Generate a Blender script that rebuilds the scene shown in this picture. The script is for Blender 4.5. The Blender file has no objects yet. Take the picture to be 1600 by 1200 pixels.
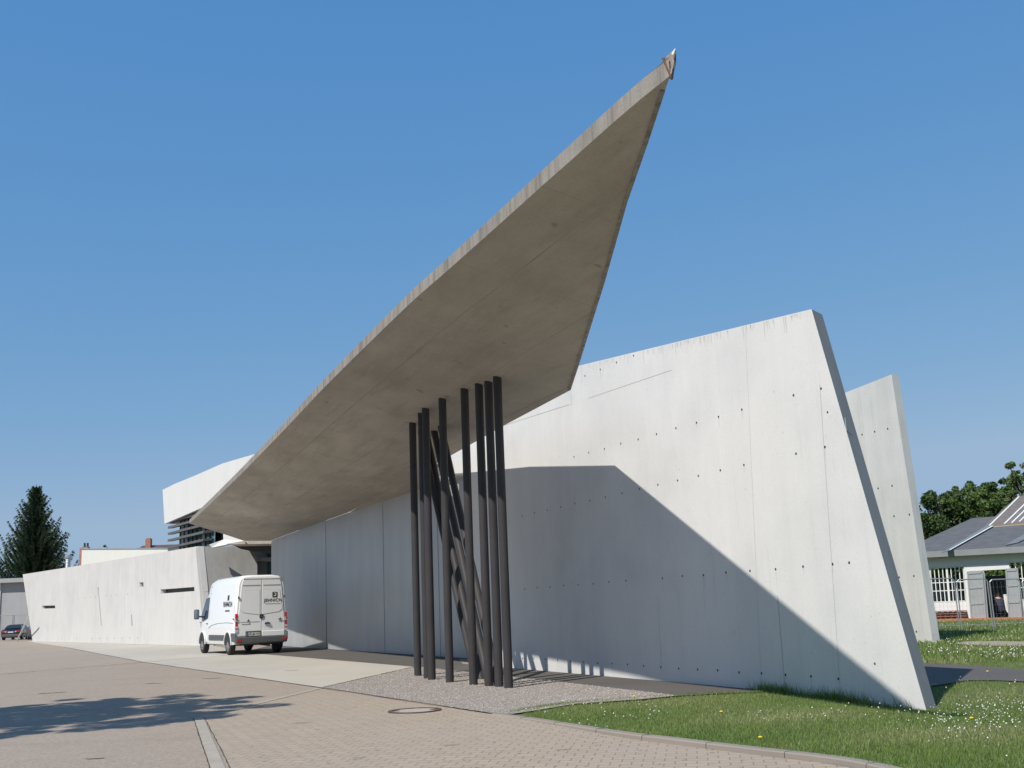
import bpy, bmesh, math, random
import numpy as np
from mathutils import Vector, Matrix
from mathutils.bvhtree import BVHTree
random.seed(7); rng = np.random.default_rng(7)
SC = bpy.context.scene; COL = SC.collection
rad = math.radians

# ---------------------------------------------------------------- camera
EYE = 1.5; FPX = 1700.0; ROLL = 0.040
PITCH = math.atan(343*math.cos(ROLL)/FPX)
fwd = Vector((0, math.cos(PITCH), math.sin(PITCH))); u0 = Vector((0, -math.sin(PITCH), math.cos(PITCH))); r0 = Vector((1, 0, 0))
cr, sr = math.cos(ROLL), math.sin(ROLL)
RT = r0*cr - u0*sr; UP = r0*sr + u0*cr
cam = bpy.data.cameras.new('camera'); cam.sensor_width = 36; cam.lens = FPX/1600*36; cam.clip_end = 3000; cam.clip_start = .1
co = bpy.data.objects.new('camera', cam); COL.objects.link(co)
co.matrix_world = Matrix(((RT.x, UP.x, -fwd.x, 0), (RT.y, UP.y, -fwd.y, 0), (RT.z, UP.z, -fwd.z, EYE), (0, 0, 0, 1)))
SC.camera = co
SC.render.resolution_x = 1024; SC.render.resolution_y = 768

# ---------------------------------------------------------------- light
SUN_AZ, SUN_EL = 39.5, 48.0          # direction the light travels towards (from +Y to +X), elevation
sd = Vector((math.sin(rad(SUN_AZ))*math.cos(rad(SUN_EL)), math.cos(rad(SUN_AZ))*math.cos(rad(SUN_EL)), -math.sin(rad(SUN_EL))))
sl = bpy.data.lights.new('sun', 'SUN'); sl.energy = 5.0; sl.angle = rad(.53); sl.color = (1, .95, .87)
so = bpy.data.objects.new('sun', sl); COL.objects.link(so); so.rotation_euler = sd.to_track_quat('-Z', 'Y').to_euler()
SKY_TONE = ((.86, .64), (.45, .555), (.16, .66))
W = bpy.data.worlds.new('World'); SC.world = W; W.use_nodes = True
nt = W.node_tree; bg = nt.nodes['Background']; sky = nt.nodes.new('ShaderNodeTexSky'); sky.sky_type = 'NISHITA'
sky.sun_disc = False; sky.sun_elevation = rad(SUN_EL); sky.sun_rotation = rad(SUN_AZ+180); sky.altitude = 250
sky.air_density = 1.0; sky.dust_density = 0.3; sky.ozone_density = 4.0
SKY_K = .12; sep = nt.nodes.new('ShaderNodeSeparateColor'); cmb = nt.nodes.new('ShaderNodeCombineColor'); nt.links.new(sky.outputs[0], sep.inputs[0])
for i, (gam, gain) in enumerate(SKY_TONE):      # tone of this day's sky: per channel gain and contrast on the atmospheric model
    pw = nt.nodes.new('ShaderNodeMath'); pw.operation = 'POWER'; pw.inputs[1].default_value = gam; nt.links.new(sep.outputs[i], pw.inputs[0])
    ml = nt.nodes.new('ShaderNodeMath'); ml.operation = 'MULTIPLY'; ml.inputs[1].default_value = SKY_K**gam*gain/SKY_K; nt.links.new(pw.outputs[0], ml.inputs[0])
    mn = nt.nodes.new('ShaderNodeMath'); mn.operation = 'MINIMUM'; mn.inputs[1].default_value = (.325, .465, .65)[i]/SKY_K; nt.links.new(ml.outputs[0], mn.inputs[0]); nt.links.new(mn.outputs[0], cmb.inputs[i])
nt.links.new(cmb.outputs[0], bg.inputs[0]); bg.inputs[1].default_value = SKY_K
SC.view_settings.view_transform = 'Standard'; SC.view_settings.look = 'None'; SC.view_settings.exposure = 0; SC.view_settings.gamma = 1

# ---------------------------------------------------------------- surveying: sight lines from the station point onto real planes
O = Vector((0, 0, EYE))
def ray(x, y): return (RT*(x-800) + UP*(600-y) + fwd*FPX)/FPX
def gnd(x, y, z=0.0):
    d = ray(x, y); return O + d*((z-EYE)/d.z)
def on(pl, x, y):
    d = ray(x, y); return O + d*((pl[0]-O).dot(pl[1])/d.dot(pl[1]))
def at(x, y, Y):
    d = ray(x, y); return O + d*(Y/d.y)
def vplane(A, B):
    d = (B-A); d.z = 0; d.normalize(); return (A.copy(), Vector((-d.y, d.x, 0)), d)
def plane3(A, B, C):
    n = (B-A).cross(C-A).normalized(); return (A.copy(), n, (B-A).normalized())

# ---------------------------------------------------------------- materials
def new_mat(name):
    m = bpy.data.materials.new(name); m.use_nodes = True; return m, m.node_tree, m.node_tree.nodes['Principled BSDF']
def N(nt, t, **k):
    n = nt.nodes.new(t)
    for a, b in k.items(): setattr(n, a, b)
    return n
def math_n(nt, op, a, b=None, c=None):
    n = N(nt, 'ShaderNodeMath', operation=op)
    for i, v in enumerate((a, b, c)):
        if v is None: continue
        if isinstance(v, (int, float)): n.inputs[i].default_value = v
        else: nt.links.new(v, n.inputs[i])
    return n.outputs[0]
def noise(nt, vec, scale, detail=4, rough=.55, sc=(1, 1, 1)):
    mp = N(nt, 'ShaderNodeMapping'); mp.inputs['Scale'].default_value = sc; nt.links.new(vec, mp.inputs[0])
    n = N(nt, 'ShaderNodeTexNoise'); n.inputs['Scale'].default_value = scale; n.inputs['Detail'].default_value = detail
    n.inputs['Roughness'].default_value = rough; nt.links.new(mp.outputs[0], n.inputs['Vector']); return n.outputs['Fac']
def ramp(nt, fac, a, b, lo=0., hi=1.):
    r = N(nt, 'ShaderNodeMapRange'); r.inputs[1].default_value = a; r.inputs[2].default_value = b; r.inputs[3].default_value = lo; r.inputs[4].default_value = hi
    nt.links.new(fac, r.inputs[0]); return r.outputs[0]
def mix(nt, fac, c1, c2, mode='MIX'):
    m = N(nt, 'ShaderNodeMix', data_type='RGBA', blend_type=mode)
    if isinstance(fac, (int, float)): m.inputs[0].default_value = fac
    else: nt.links.new(fac, m.inputs[0])
    for i, c in ((6, c1), (7, c2)):
        if isinstance(c, (tuple, list)): m.inputs[i].default_value = (*c[:3], 1)
        else: nt.links.new(c, m.inputs[i])
    return m.outputs[2]
def bump(nt, p, h, strength=.3, dist=.02):
    b = N(nt, 'ShaderNodeBump'); b.inputs['Strength'].default_value = strength; b.inputs['Distance'].default_value = dist
    nt.links.new(h, b.inputs['Height']); nt.links.new(b.outputs[0], p.inputs['Normal'])
def plain(name, c, rough=.6, metal=0., vary=.0, scale=3., coat=0.):
    m, nt, p = new_mat(name); p.inputs['Base Color'].default_value = (*c, 1); p.inputs['Roughness'].default_value = rough; p.inputs['Metallic'].default_value = metal
    if coat: p.inputs['Coat Weight'].default_value = coat
    if vary:
        tc = N(nt, 'ShaderNodeTexCoord'); f = noise(nt, tc.outputs['Object'], scale, 6)
        nt.links.new(mix(nt, ramp(nt, f, .3, .7), tuple(x*(1-vary) for x in c), tuple(min(1, x*(1+vary)) for x in c)), p.inputs['Base Color'])
    return m
def concrete(name, c, udir=None, period=2.45, streak=.16, blotch=.12, warm=(1.0, .985, .955), joints=.25, topdirt=None, rough=.75):
    m, nt, p = new_mat(name); tc = N(nt, 'ShaderNodeTexCoord'); v = tc.outputs['Object']
    p.inputs['Roughness'].default_value = rough
    st = noise(nt, v, 2.2, 6, .6, (1, 1, .07)); st2 = noise(nt, v, 9, 4, .6, (1, 1, .05)); bl = noise(nt, v, .7, 5, .6); fine = noise(nt, v, 40, 3, .6)
    pores = noise(nt, v, 14, 2, .5)
    col = mix(nt, ramp(nt, bl, .3, .7), tuple(x*(1-blotch) for x in c), c)
    col = mix(nt, ramp(nt, noise(nt, v, .35, 3), .4, .7, 0, .7), col, tuple(x*w for x, w in zip(c, warm)))
    col = mix(nt, ramp(nt, st, .42, .75, 0, 1), col, mix(nt, streak, col, (.12, .12, .12)))
    col = mix(nt, ramp(nt, st2, .55, .8, 0, streak*1.3), col, (.16, .16, .155))
    col = mix(nt, ramp(nt, fine, .35, .65, 0, .10), col, (.2, .2, .19))
    col = mix(nt, ramp(nt, pores, .70, .78, 0, .25), col, (.12, .12, .11))
    if udir is not None:
        d = N(nt, 'ShaderNodeVectorMath', operation='DOT_PRODUCT'); d.inputs[1].default_value = udir; nt.links.new(v, d.inputs[0])
        fr = math_n(nt, 'FRACT', math_n(nt, 'DIVIDE', d.outputs['Value'], period))
        ln = math_n(nt, 'LESS_THAN', fr, .012/period*1.6)
        br = ramp(nt, noise(nt, v, 1.3, 3), .4, .6)
        col = mix(nt, math_n(nt, 'MULTIPLY', math_n(nt, 'MULTIPLY', ln, br), joints), col, (.08, .08, .08))
        tone = N(nt, 'ShaderNodeTexWhiteNoise', noise_dimensions='1D'); nt.links.new(math_n(nt, 'FLOOR', math_n(nt, 'DIVIDE', d.outputs['Value'], period)), tone.inputs['W'])
        col = mix(nt, ramp(nt, tone.outputs['Value'], 0, 1, 0, .10), col, tuple(x*.6 for x in c))
    if topdirt:
        pl_h, slope_dir = topdirt
    nt.links.new(col, p.inputs['Base Color'])
    bump(nt, p, math_n(nt, 'ADD', math_n(nt, 'MULTIPLY', fine, .4), math_n(nt, 'ADD', st2, bl)), .25, .012)
    return m

# ---------------------------------------------------------------- mesh helpers
class MB:
    def __init__(s): s.v = []; s.f = []; s.mi = []; s.cur = 0
    def mat(s, i): s.cur = i; return s
    def face(s, *ids): s.f.append(tuple(ids)); s.mi.append(s.cur)
    def poly(s, pts):
        b = len(s.v); s.v += [tuple(p) for p in pts]; s.face(*range(b, b+len(pts))); return s
    def prism(s, pts, off):
        b = len(s.v); n = len(pts); off = Vector(off)
        s.v += [tuple(p) for p in pts] + [tuple(Vector(p)+off) for p in pts]
        s.face(*range(b, b+n)); s.face(*reversed(range(b+n, b+2*n)))
        for i in range(n): j = (i+1) % n; s.face(b+i, b+n+i, b+n+j, b+j)
        return s
    def box(s, c, sx, sy, sz, rot=None):
        pts = [Vector((x*sx/2, y*sy/2, z*sz/2)) for z in (-1, 1) for x, y in ((-1, -1), (1, -1), (1, 1), (-1, 1))]
        if rot is not None: pts = [rot @ p for p in pts]
        b = len(s.v); s.v += [tuple(p+Vector(c)) for p in pts]
        for f in ((0, 3, 2, 1), (4, 5, 6, 7), (0, 1, 5, 4), (1, 2, 6, 5), (2, 3, 7, 6), (3, 0, 4, 7)): s.face(*[b+i for i in f])
        return s
    def tube(s, a, b_, r, n=12, r2=None, cap=True):
        a = Vector(a); c = Vector(b_); d = (c-a).normalized(); x = d.orthogonal().normalized(); y = d.cross(x); r2 = r if r2 is None else r2
        b = len(s.v)
        for p, rr in ((a, r), (c, r2)): s.v += [tuple(p + x*rr*math.cos(2*math.pi*i/n) + y*rr*math.sin(2*math.pi*i/n)) for i in range(n)]
        for i in range(n): j = (i+1) % n; s.face(b+i, b+j, b+n+j, b+n+i)
        if cap: s.face(*reversed(range(b, b+n))); s.face(*range(b+n, b+2*n))
        return s
    def bar(s, a, b_, w, h, up=Vector((0, 0, 1))):
        a = Vector(a); c = Vector(b_); d = (c-a).normalized(); x = d.cross(up).normalized(); y = x.cross(d)
        pts = [a+x*w/2*i+y*h/2*j for i, j in ((-1, -1), (1, -1), (1, 1), (-1, 1))]
        return s.prism(pts, c-a)
    def lathe(s, prof, n=16, c=(0, 0, 0), axis='z'):
        b = len(s.v); c = Vector(c)
        for r, z in prof:
            for i in range(n):
                a = 2*math.pi*i/n; p = Vector((r*math.cos(a), r*math.sin(a), z))
                if axis == 'y': p = Vector((p.x, p.z, p.y))
                if axis == 'x': p = Vector((p.z, p.x, p.y))
                s.v.append(tuple(p+c))
        for k in range(len(prof)-1):
            for i in range(n): j = (i+1) % n; s.face(b+k*n+i, b+k*n+j, b+(k+1)*n+j, b+(k+1)*n+i)
        s.face(*reversed(range(b, b+n))); e = b+(len(prof)-1)*n; s.face(*range(e, e+n)); return s
    def build(s, name, mats, parent=None, smooth=False, bevel=0, recalc=True):
        me = bpy.data.meshes.new(name); off = parent_origin(parent)
        if off is not None and not s_local(parent): me.from_pydata([tuple(Vector(p)-off) for p in s.v], [], s.f)
        else: me.from_pydata(s.v, [], s.f)
        if not isinstance(mats, (list, tuple)): mats = [mats]
        for m in mats: me.materials.append(m)
        me.polygons.foreach_set('material_index', s.mi)
        if recalc:
            bm = bmesh.new(); bm.from_mesh(me); bmesh.ops.recalc_face_normals(bm, faces=bm.faces)
            bm.to_mesh(me); bm.free()
        if smooth: me.shade_smooth()
        o = bpy.data.objects.new(name, me); COL.objects.link(o)
        if parent is not None: o.parent = parent
        if bevel:
            b = o.modifiers.new('bevel', 'BEVEL'); b.width = bevel; b.segments = 2; b.limit_method = 'ANGLE'; b.angle_limit = rad(35)
        if smooth:
            o.data.set_sharp_from_angle(angle=rad(40)) if hasattr(o.data, 'set_sharp_from_angle') else None
        return o
def parent_origin(p):
    if p is None: return None
    v = Vector((0, 0, 0))
    while p is not None: v = v + p.location; p = p.parent
    return v
def s_local(p):
    while p is not None:
        if p.get('_local'): return True
        p = p.parent
    return False
def tag(o, label=None, cat=None, group=None, kind=None):
    if label: o['label'] = label
    if cat: o['category'] = cat
    if group: o['group'] = group
    if kind: o['kind'] = kind
    return o
def thing(name, loc, label, cat, group=None, rz=0, local=False):
    o = bpy.data.objects.new(name, None); COL.objects.link(o); o.location = loc; o.rotation_euler = (0, 0, rz)
    o.empty_display_size = .2
    if local: o['_local'] = 1
    return tag(o, label, cat, group)
def struct(name, mb, m, **k): return tag(mb.build(name, m, **k), kind='structure')
def copy_thing(root, loc, rz=None, label=None):
    def cp(o, parent):
        c = o.copy(); COL.objects.link(c); c.parent = parent
        for ch in o.children: cp(ch, c)
        return c
    r = cp(root, None); r.location = loc
    if rz is not None: r.rotation_euler = (0, 0, rz)
    if label: r['label'] = label
    return r
def V(*a): return Vector(a)

# ---------------------------------------------------------------- the main planes of the site
PD = vplane(gnd(509, 1014.7), gnd(647, 1024))           # sliding doors
PC = vplane(gnd(800, 1044.5), gnd(1206, 1080))          # long concrete wall
dC = PC[2]; nC = V(.906, .423, 0); nC = V(-dC.y, dC.x, 0)   # away from the camera
nD = V(-PD[2].y, PD[2].x, 0)

# ================================================================ SETTING: ground sheets
def inpoly(x, y, P):
    c = False; n = len(P)
    for i in range(n):
        x1, y1 = P[i][0], P[i][1]; x2, y2 = P[i-1][0], P[i-1][1]
        if (y1 > y) != (y2 > y) and x < (x2-x1)*(y-y1)/(y2-y1)+x1: c = not c
    return c
def sheet(pts, z): return [V(p[0], p[1], z) for p in pts]
def mat_forecourt():
    m, nt, p = new_mat('forecourt_concrete'); tc = N(nt, 'ShaderNodeTexCoord'); v = tc.outputs['Object']; p.inputs['Roughness'].default_value = .85
    a = noise(nt, v, .25, 5, .6, (1, .5, 1)); b = noise(nt, v, 1.8, 6, .65); c = noise(nt, v, 45, 3, .7)
    col = mix(nt, ramp(nt, a, .3, .7), (.315, .25, .195), (.36, .288, .225))
    col = mix(nt, ramp(nt, b, .35, .75, 0, .5), col, (.27, .225, .17))
    col = mix(nt, ramp(nt, c, .35, .7, 0, .35), col, (.21, .185, .155))
    ag = N(nt, 'ShaderNodeTexVoronoi'); ag.inputs['Scale'].default_value = 38; nt.links.new(v, ag.inputs['Vector']); wn = N(nt, 'ShaderNodeTexWhiteNoise'); nt.links.new(ag.outputs['Position'], wn.inputs['Vector'])
    col = mix(nt, ramp(nt, wn.outputs['Value'], .5, 1, 0, .28), col, (.47, .41, .33)); col = mix(nt, ramp(nt, wn.outputs['Value'], .5, 0, 0, .35), col, (.16, .13, .10))
    oil = noise(nt, v, .9, 3, .5); col = mix(nt, ramp(nt, oil, .68, .76, 0, .35), col, (.15, .13, .11))
    trk = noise(nt, v, .5, 4, .6, (.15, 2.2, 1)); col = mix(nt, ramp(nt, trk, .55, .75, 0, .25), col, (.20, .17, .14))
    nt.links.new(col, p.inputs['Base Color']); bump(nt, p, c, .4, .006); return m
def mat_pad():
    m, nt, p = new_mat('pad_concrete'); tc = N(nt, 'ShaderNodeTexCoord'); v = tc.outputs['Object']; p.inputs['Roughness'].default_value = .8
    a = noise(nt, v, .3, 5, .6, (1, .4, 1)); b = noise(nt, v, 1.2, 5, .65, (.3, 1, 1)); c = noise(nt, v, 30, 3, .7)
    col = mix(nt, ramp(nt, a, .3, .7), (.40, .37, .315), (.475, .43, .36))
    col = mix(nt, ramp(nt, b, .5, .8, 0, .4), col, (.34, .315, .275)); col = mix(nt, ramp(nt, c, .4, .7, 0, .2), col, (.3, .28, .25))
    nt.links.new(col, p.inputs['Base Color']); bump(nt, p, c, .3, .004); return m
def mat_pavers():
    m, nt, p = new_mat('interlocking_pavers'); tc = N(nt, 'ShaderNodeTexCoord'); v = tc.outputs['Object']; p.inputs['Roughness'].default_value = .85
    # waviness of the bone-shaped stones
    mp = N(nt, 'ShaderNodeMapping'); mp.inputs['Rotation'].default_value = (0, 0, rad(9)); nt.links.new(v, mp.inputs[0])
    sx = N(nt, 'ShaderNodeSeparateXYZ'); nt.links.new(mp.outputs[0], sx.inputs[0])
    tri = math_n(nt, 'PINGPONG', sx.outputs[0], .1); yy = math_n(nt, 'ADD', sx.outputs[1], math_n(nt, 'MULTIPLY', tri, .35))
    cb = N(nt, 'ShaderNodeCombineXYZ'); nt.links.new(sx.outputs[0], cb.inputs[0]); nt.links.new(yy, cb.inputs[1])
    br = N(nt, 'ShaderNodeTexBrick'); nt.links.new(cb.outputs[0], br.inputs[0]); br.inputs['Scale'].default_value = 1
    br.inputs['Brick Width'].default_value = .2; br.inputs['Row Height'].default_value = .165; br.inputs['Mortar Size'].default_value = .007; br.inputs['Mortar Smooth'].default_value = .3
    br.inputs['Color1'].default_value = (.35, .278, .21, 1); br.inputs['Color2'].default_value = (.395, .315, .24, 1); br.inputs['Mortar'].default_value = (.175, .145, .105, 1)
    a = noise(nt, v, .5, 5, .6); c = noise(nt, v, 60, 3, .7); g = noise(nt, v, 2.5, 4, .6)
    col = mix(nt, ramp(nt, a, .35, .65, 0, .4), br.outputs['Color'], (.33, .285, .23)); col = mix(nt, ramp(nt, c, .4, .7, 0, .3), col, (.22, .19, .15))
    dots = N(nt, 'ShaderNodeTexVoronoi'); dots.inputs['Scale'].default_value = 4.2; dots.inputs['Randomness'].default_value = .35; nt.links.new(cb.outputs[0], dots.inputs['Vector'])
    col = mix(nt, math_n(nt, 'MULTIPLY', math_n(nt, 'LESS_THAN', dots.outputs['Distance'], .11), ramp(nt, g, .4, .6, .3, .85)), col, (.09, .08, .06))
    nt.links.new(col, p.inputs['Base Color']); bump(nt, p, math_n(nt, 'SUBTRACT', math_n(nt, 'MULTIPLY', c, .3), br.outputs['Fac']), .5, .008); return m
def mat_gravel():
    m, nt, p = new_mat('gravel'); tc = N(nt, 'ShaderNodeTexCoord'); v = tc.outputs['Object']; p.inputs['Roughness'].default_value = .9
    vo = N(nt, 'ShaderNodeTexVoronoi'); vo.inputs['Scale'].default_value = 34; nt.links.new(v, vo.inputs['Vector'])
    w = N(nt, 'ShaderNodeTexWhiteNoise'); nt.links.new(vo.outputs['Position'], w.inputs['Vector'])
    a = noise(nt, v, .8, 4, .6)
    r = N(nt, 'ShaderNodeValToRGB'); nt.links.new(w.outputs['Value'], r.inputs[0]); e = r.color_ramp.elements
    e[0].color = (.20, .17, .155, 1); e[1].color = (.55, .50, .45, 1); q = r.color_ramp.elements.new(.5); q.color = (.34, .295, .255, 1); q = r.color_ramp.elements.new(.85); q.color = (.40, .35, .31, 1)
    col = mix(nt, ramp(nt, a, .35, .65, 0, .3), r.outputs[0], (.33, .29, .25))
    col = mix(nt, ramp(nt, vo.outputs['Distance'], .35, .75, 0, .6), col, (.10, .085, .075))
    nt.links.new(col, p.inputs['Base Color']); bump(nt, p, vo.outputs['Distance'], -1.0, .03); return m
def mat_soil(name='soil', c1=(.055, .075, .022), c2=(.10, .10, .045), c3=(.15, .125, .08)):
    m, nt, p = new_mat(name); tc = N(nt, 'ShaderNodeTexCoord'); v = tc.outputs['Object']; p.inputs['Roughness'].default_value = .95
    a = noise(nt, v, .35, 5, .6); b = noise(nt, v, 6, 5, .7); c = noise(nt, v, 35, 3, .7)
    col = mix(nt, ramp(nt, b, .35, .65), c1, c2); col = mix(nt, ramp(nt, a, .55, .75, 0, .5), col, c3); col = mix(nt, ramp(nt, c, .4, .7, 0, .5), col, (.03, .04, .015))
    nt.links.new(col, p.inputs['Base Color']); bump(nt, p, c, .8, .04); return m
def mat_asphalt():
    m, nt, p = new_mat('asphalt'); tc = N(nt, 'ShaderNodeTexCoord'); v = tc.outputs['Object']; p.inputs['Roughness'].default_value = .85
    a = noise(nt, v, .6, 5, .6); c = noise(nt, v, 70, 3, .7)
    col = mix(nt, ramp(nt, a, .3, .7), (.078, .068, .059), (.10, .088, .077)); col = mix(nt, ramp(nt, c, .45, .7, 0, .5), col, (.15, .14, .13))
    nt.links.new(col, p.inputs['Base Color']); bump(nt, p, c, .5, .006); return m
M_fore, M_pad, M_pav, M_grav, M_soil, M_asph = mat_forecourt(), mat_pad(), mat_pavers(), mat_gravel(), mat_soil(), mat_asphalt()

kerb_px = [(768, 1116), (830, 1126.5), (890, 1138), (978, 1154), (1080, 1168), (1169, 1179), (1281, 1192.5), (1345, 1203), (1420, 1222), (1500, 1252), (1580, 1300)]
kerb = [gnd(*q) for q in kerb_px]
kerb += [kerb[-1] + (kerb[-1]-kerb[-2])*3]
asph_near = [gnd(*q) for q in [(380, 1019.5), (431, 1024), (647, 1042), (862, 1065), (1060, 1088), (1120, 1085), (1190, 1082.5)]]
struct('ground', MB().poly([V(-900, -900, -.16), V(900, -900, -.16), V(900, 1100, -.16), V(-900, 1100, -.16)]), M_soil)
wl = lambda t: PC[0] + dC*t       # along the long wall (towards the camera)
tipg = [gnd(*q) for q in [(800, 1113), (850, 1104), (900, 1098), (985, 1091), (1060, 1086), (1120, 1083.5), (1190, 1082)]]
fore = [V(-160, -30, 0), V(kerb[-1].x, -30, 0)] + list(reversed(kerb)) + tipg + [wl(9.3)+nC*.1, wl(-2), wl(-6)+nC*1.5, PD[0]+nD*.3, PD[0]-PD[2]*9+nD*.3, V(-9, 70, 0), V(-30, 130, 0), V(-160, 130, 0)]
fore = [V(p.x, p.y, 0) for p in fore]
def tri_sheet(pts, z):
    from mathutils.geometry import tessellate_polygon
    mb = MB(); mb.v = [(p[0], p[1], z) for p in pts]
    for t in tessellate_polygon([[V(p[0], p[1], 0) for p in pts]]): mb.face(*t)
    return mb
struct('forecourt', tri_sheet(fore, 0), M_fore)
pad = [gnd(503, 1075), gnd(655, 1041), gnd(431, 1023), gnd(380, 1018), gnd(330, 1008.5), gnd(50, 1001.5), gnd(38, 1001.5), gnd(100, 1011), gnd(225, 1035)]
struct('concrete_apron', tri_sheet(pad, .005), M_pad)
c0, c1 = gnd(318, 1122), gnd(358, 1200)
pav = [c0, gnd(345, 1117), gnd(375, 1108), gnd(503, 1076.5), gnd(640, 1096)] + kerb + [V(kerb[-1].x, -20, 0), c1+(c1-c0)*4]
struct('paved_yard', tri_sheet(pav, .005), M_pav)
# flush edging stones between the slab and the pavers
M_edge = plain('edging_stone', (.345, .305, .255), .85, vary=.12, scale=4)
M_gap = plain('joint_gap', (.055, .05, .04), .95, vary=.3, scale=8)
mb = MB(); g2 = MB()
a0, a1 = gnd(303, 1122), gnd(329, 1200); d1 = (a1-a0).normalized(); L = 9.0; w = (c0-a0).length
side = (c0-a0).normalized()
k = 0.0
while k < L:
    p = a0 + d1*k; l = .98
    mb.prism([p+V(0, 0, -.02), p+side*w+V(0, 0, -.02), p+side*w+d1*l+V(0, 0, -.02), p+d1*l+V(0, 0, -.02)], (0, 0, .032)); k += 1.0
b0, b1 = gnd(375, 1106.5), gnd(500, 1076); d2 = (b1-b0).normalized(); s2 = V(-d2.y, d2.x, 0)
k = 0.0; LL = (b1-b0).length
while k < LL-.2:
    p = b0 + d2*k; l = min(.97, LL-k); mb.prism([p-s2*.07+V(0, 0, -.02), p+s2*.07+V(0, 0, -.02), p+s2*.07+d2*l+V(0, 0, -.02), p-s2*.07+d2*l+V(0, 0, -.02)], (0, 0, .032)); k += 1.0
struct('edging_strip', mb, M_edge)
def gap(a, b, w, z=.009, wob=.012, n=24):
    d = (b-a).normalized(); s = V(-d.y, d.x, 0); L = (b-a).length; pa = []; pb = []
    for i in range(n+1):
        p = a+d*L*i/n; o = random.uniform(-wob, wob); ww = w*random.uniform(.55, 1.25); pa.append(p+s*(o+ww/2)); pb.append(p+s*(o-ww/2))
    for i in range(n): g2.poly([V(q.x, q.y, z) for q in (pb[i], pb[i+1], pa[i+1], pa[i])])
gap(gnd(-60, 1059), gnd(225, 1035), .07); gap(gnd(225, 1035), gnd(385, 1021.5), .045)
gap(gnd(100, 1011), gnd(225, 1035), .04); gap(gnd(225, 1035), gnd(503, 1075), .035, n=50)
gap(gnd(505, 1075), gnd(650, 1042), .05, z=.020, n=40); gap(gnd(503, 1076), gnd(640, 1097), .035, z=.020, n=40); gap(gnd(640, 1097), gnd(765, 1116), .02, z=.020)
gap(gnd(-40, 1094), gnd(60, 1085), .015); gap(gnd(60, 1084.5), gnd(103, 1081.5), .10); gap(gnd(58, 1002.6), gnd(320, 1010), .05, n=12)
gap(gnd(108, 1012), gnd(137, 1010), .06)
gap(a0-side*.012, a1-side*.012+(a1-a0)*1.5, .013, wob=.006, n=60); gap(c0+side*.012, c1+side*.012+(c1-c0)*1.5, .014, wob=.006, n=60)
struct('paving_joints', g2, M_gap, recalc=False)
struct('asphalt_strip', tri_sheet([p for p in asph_near]+[wl(9.35)-nC*.02, wl(8), wl(0), wl(-3.1), PD[0]+PD[2]*13+nD*.12, PD[0]+nD*.12, PD[0]-PD[2]*9.5+nD*.12], .010), M_asph)
grav = [gnd(503, 1075), gnd(648, 1042)] + asph_near[2:5] + [gnd(1000, 1094), gnd(900, 1101), gnd(840, 1111), gnd(800, 1117), gnd(765, 1115.5), gnd(640, 1096)]
struct('gravel_bed', tri_sheet(grav, .014), M_grav)
# loose stones on the gravel bed
def scatter_region(P, n, zf=0.0, margin=None):
    xs = [p[0] for p in P]; ys = [p[1] for p in P]; out = []
    x = rng.uniform(min(xs), max(xs), n*4); y = rng.uniform(min(ys), max(ys), n*4)
    for a, b in zip(x, y):
        if inpoly(a, b, P): out.append((a, b))
        if len(out) >= n: break
    return out
def raw_mesh(name, verts, faces, mats, mi=None, smooth=False):
    me = bpy.data.meshes.new(name); verts = np.asarray(verts, dtype=np.float32); faces = np.asarray(faces, dtype=np.int32); k = faces.shape[1]
    me.vertices.add(len(verts)); me.vertices.foreach_set('co', verts.ravel()); me.loops.add(faces.size); me.loops.foreach_set('vertex_index', faces.ravel())
    me.polygons.add(len(faces)); me.polygons.foreach_set('loop_start', np.arange(0, faces.size, k, dtype=np.int32)); me.polygons.foreach_set('loop_total', np.full(len(faces), k, dtype=np.int32))
    for m in mats: me.materials.append(m)
    if mi is not None: me.polygons.foreach_set('material_index', np.asarray(mi, dtype=np.int32))
    me.update(); me.validate()
    o = bpy.data.objects.new(name, me); COL.objects.link(o); return o
OCT_V = np.array([(1, 0, 0), (-1, 0, 0), (0, 1, 0), (0, -1, 0), (0, 0, 1), (0, 0, -1)], float)
OCT_F = np.array([(0, 2, 4), (2, 1, 4), (1, 3, 4), (3, 0, 4), (2, 0, 5), (1, 2, 5), (3, 1, 5), (0, 3, 5)])
def octs(P, R, sq=None):
    P = np.asarray(P, float); n = len(P); R = np.asarray(R, float).reshape(n, 1, 1)
    jit = rng.uniform(.65, 1.25, (n, 6, 1)); a = rng.uniform(0, 6.28, n); c, s = np.cos(a), np.sin(a)
    Rm = np.zeros((n, 3, 3)); Rm[:, 0, 0] = c; Rm[:, 0, 1] = -s; Rm[:, 1, 0] = s; Rm[:, 1, 1] = c; Rm[:, 2, 2] = 1
    v = np.einsum('nij,kj->nki', Rm, OCT_V)*jit*R
    if sq is not None: v[:, :, 2] *= sq
    v += P[:, None, :]; f = OCT_F[None] + 6*np.arange(n)[:, None, None]
    return v.reshape(-1, 3), f.reshape(-1, 3)
st = scatter_region(grav, 9000)
v, f = octs([(a, b, .018) for a, b in st], rng.uniform(.006, .015, len(st)), .7)
M_st = [plain('stone_pale', (.50, .47, .44), .85), plain('stone_grey', (.30, .27, .25), .85), plain('stone_rose', (.36, .30, .26), .85)]
o = raw_mesh('gravel_stones', v, f, M_st, np.repeat(rng.integers(0, 3, len(st)), 8)); tag(o, 'loose pale pebbles lying on the gravel bed under the dark columns', 'gravel', kind='stuff')

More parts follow.
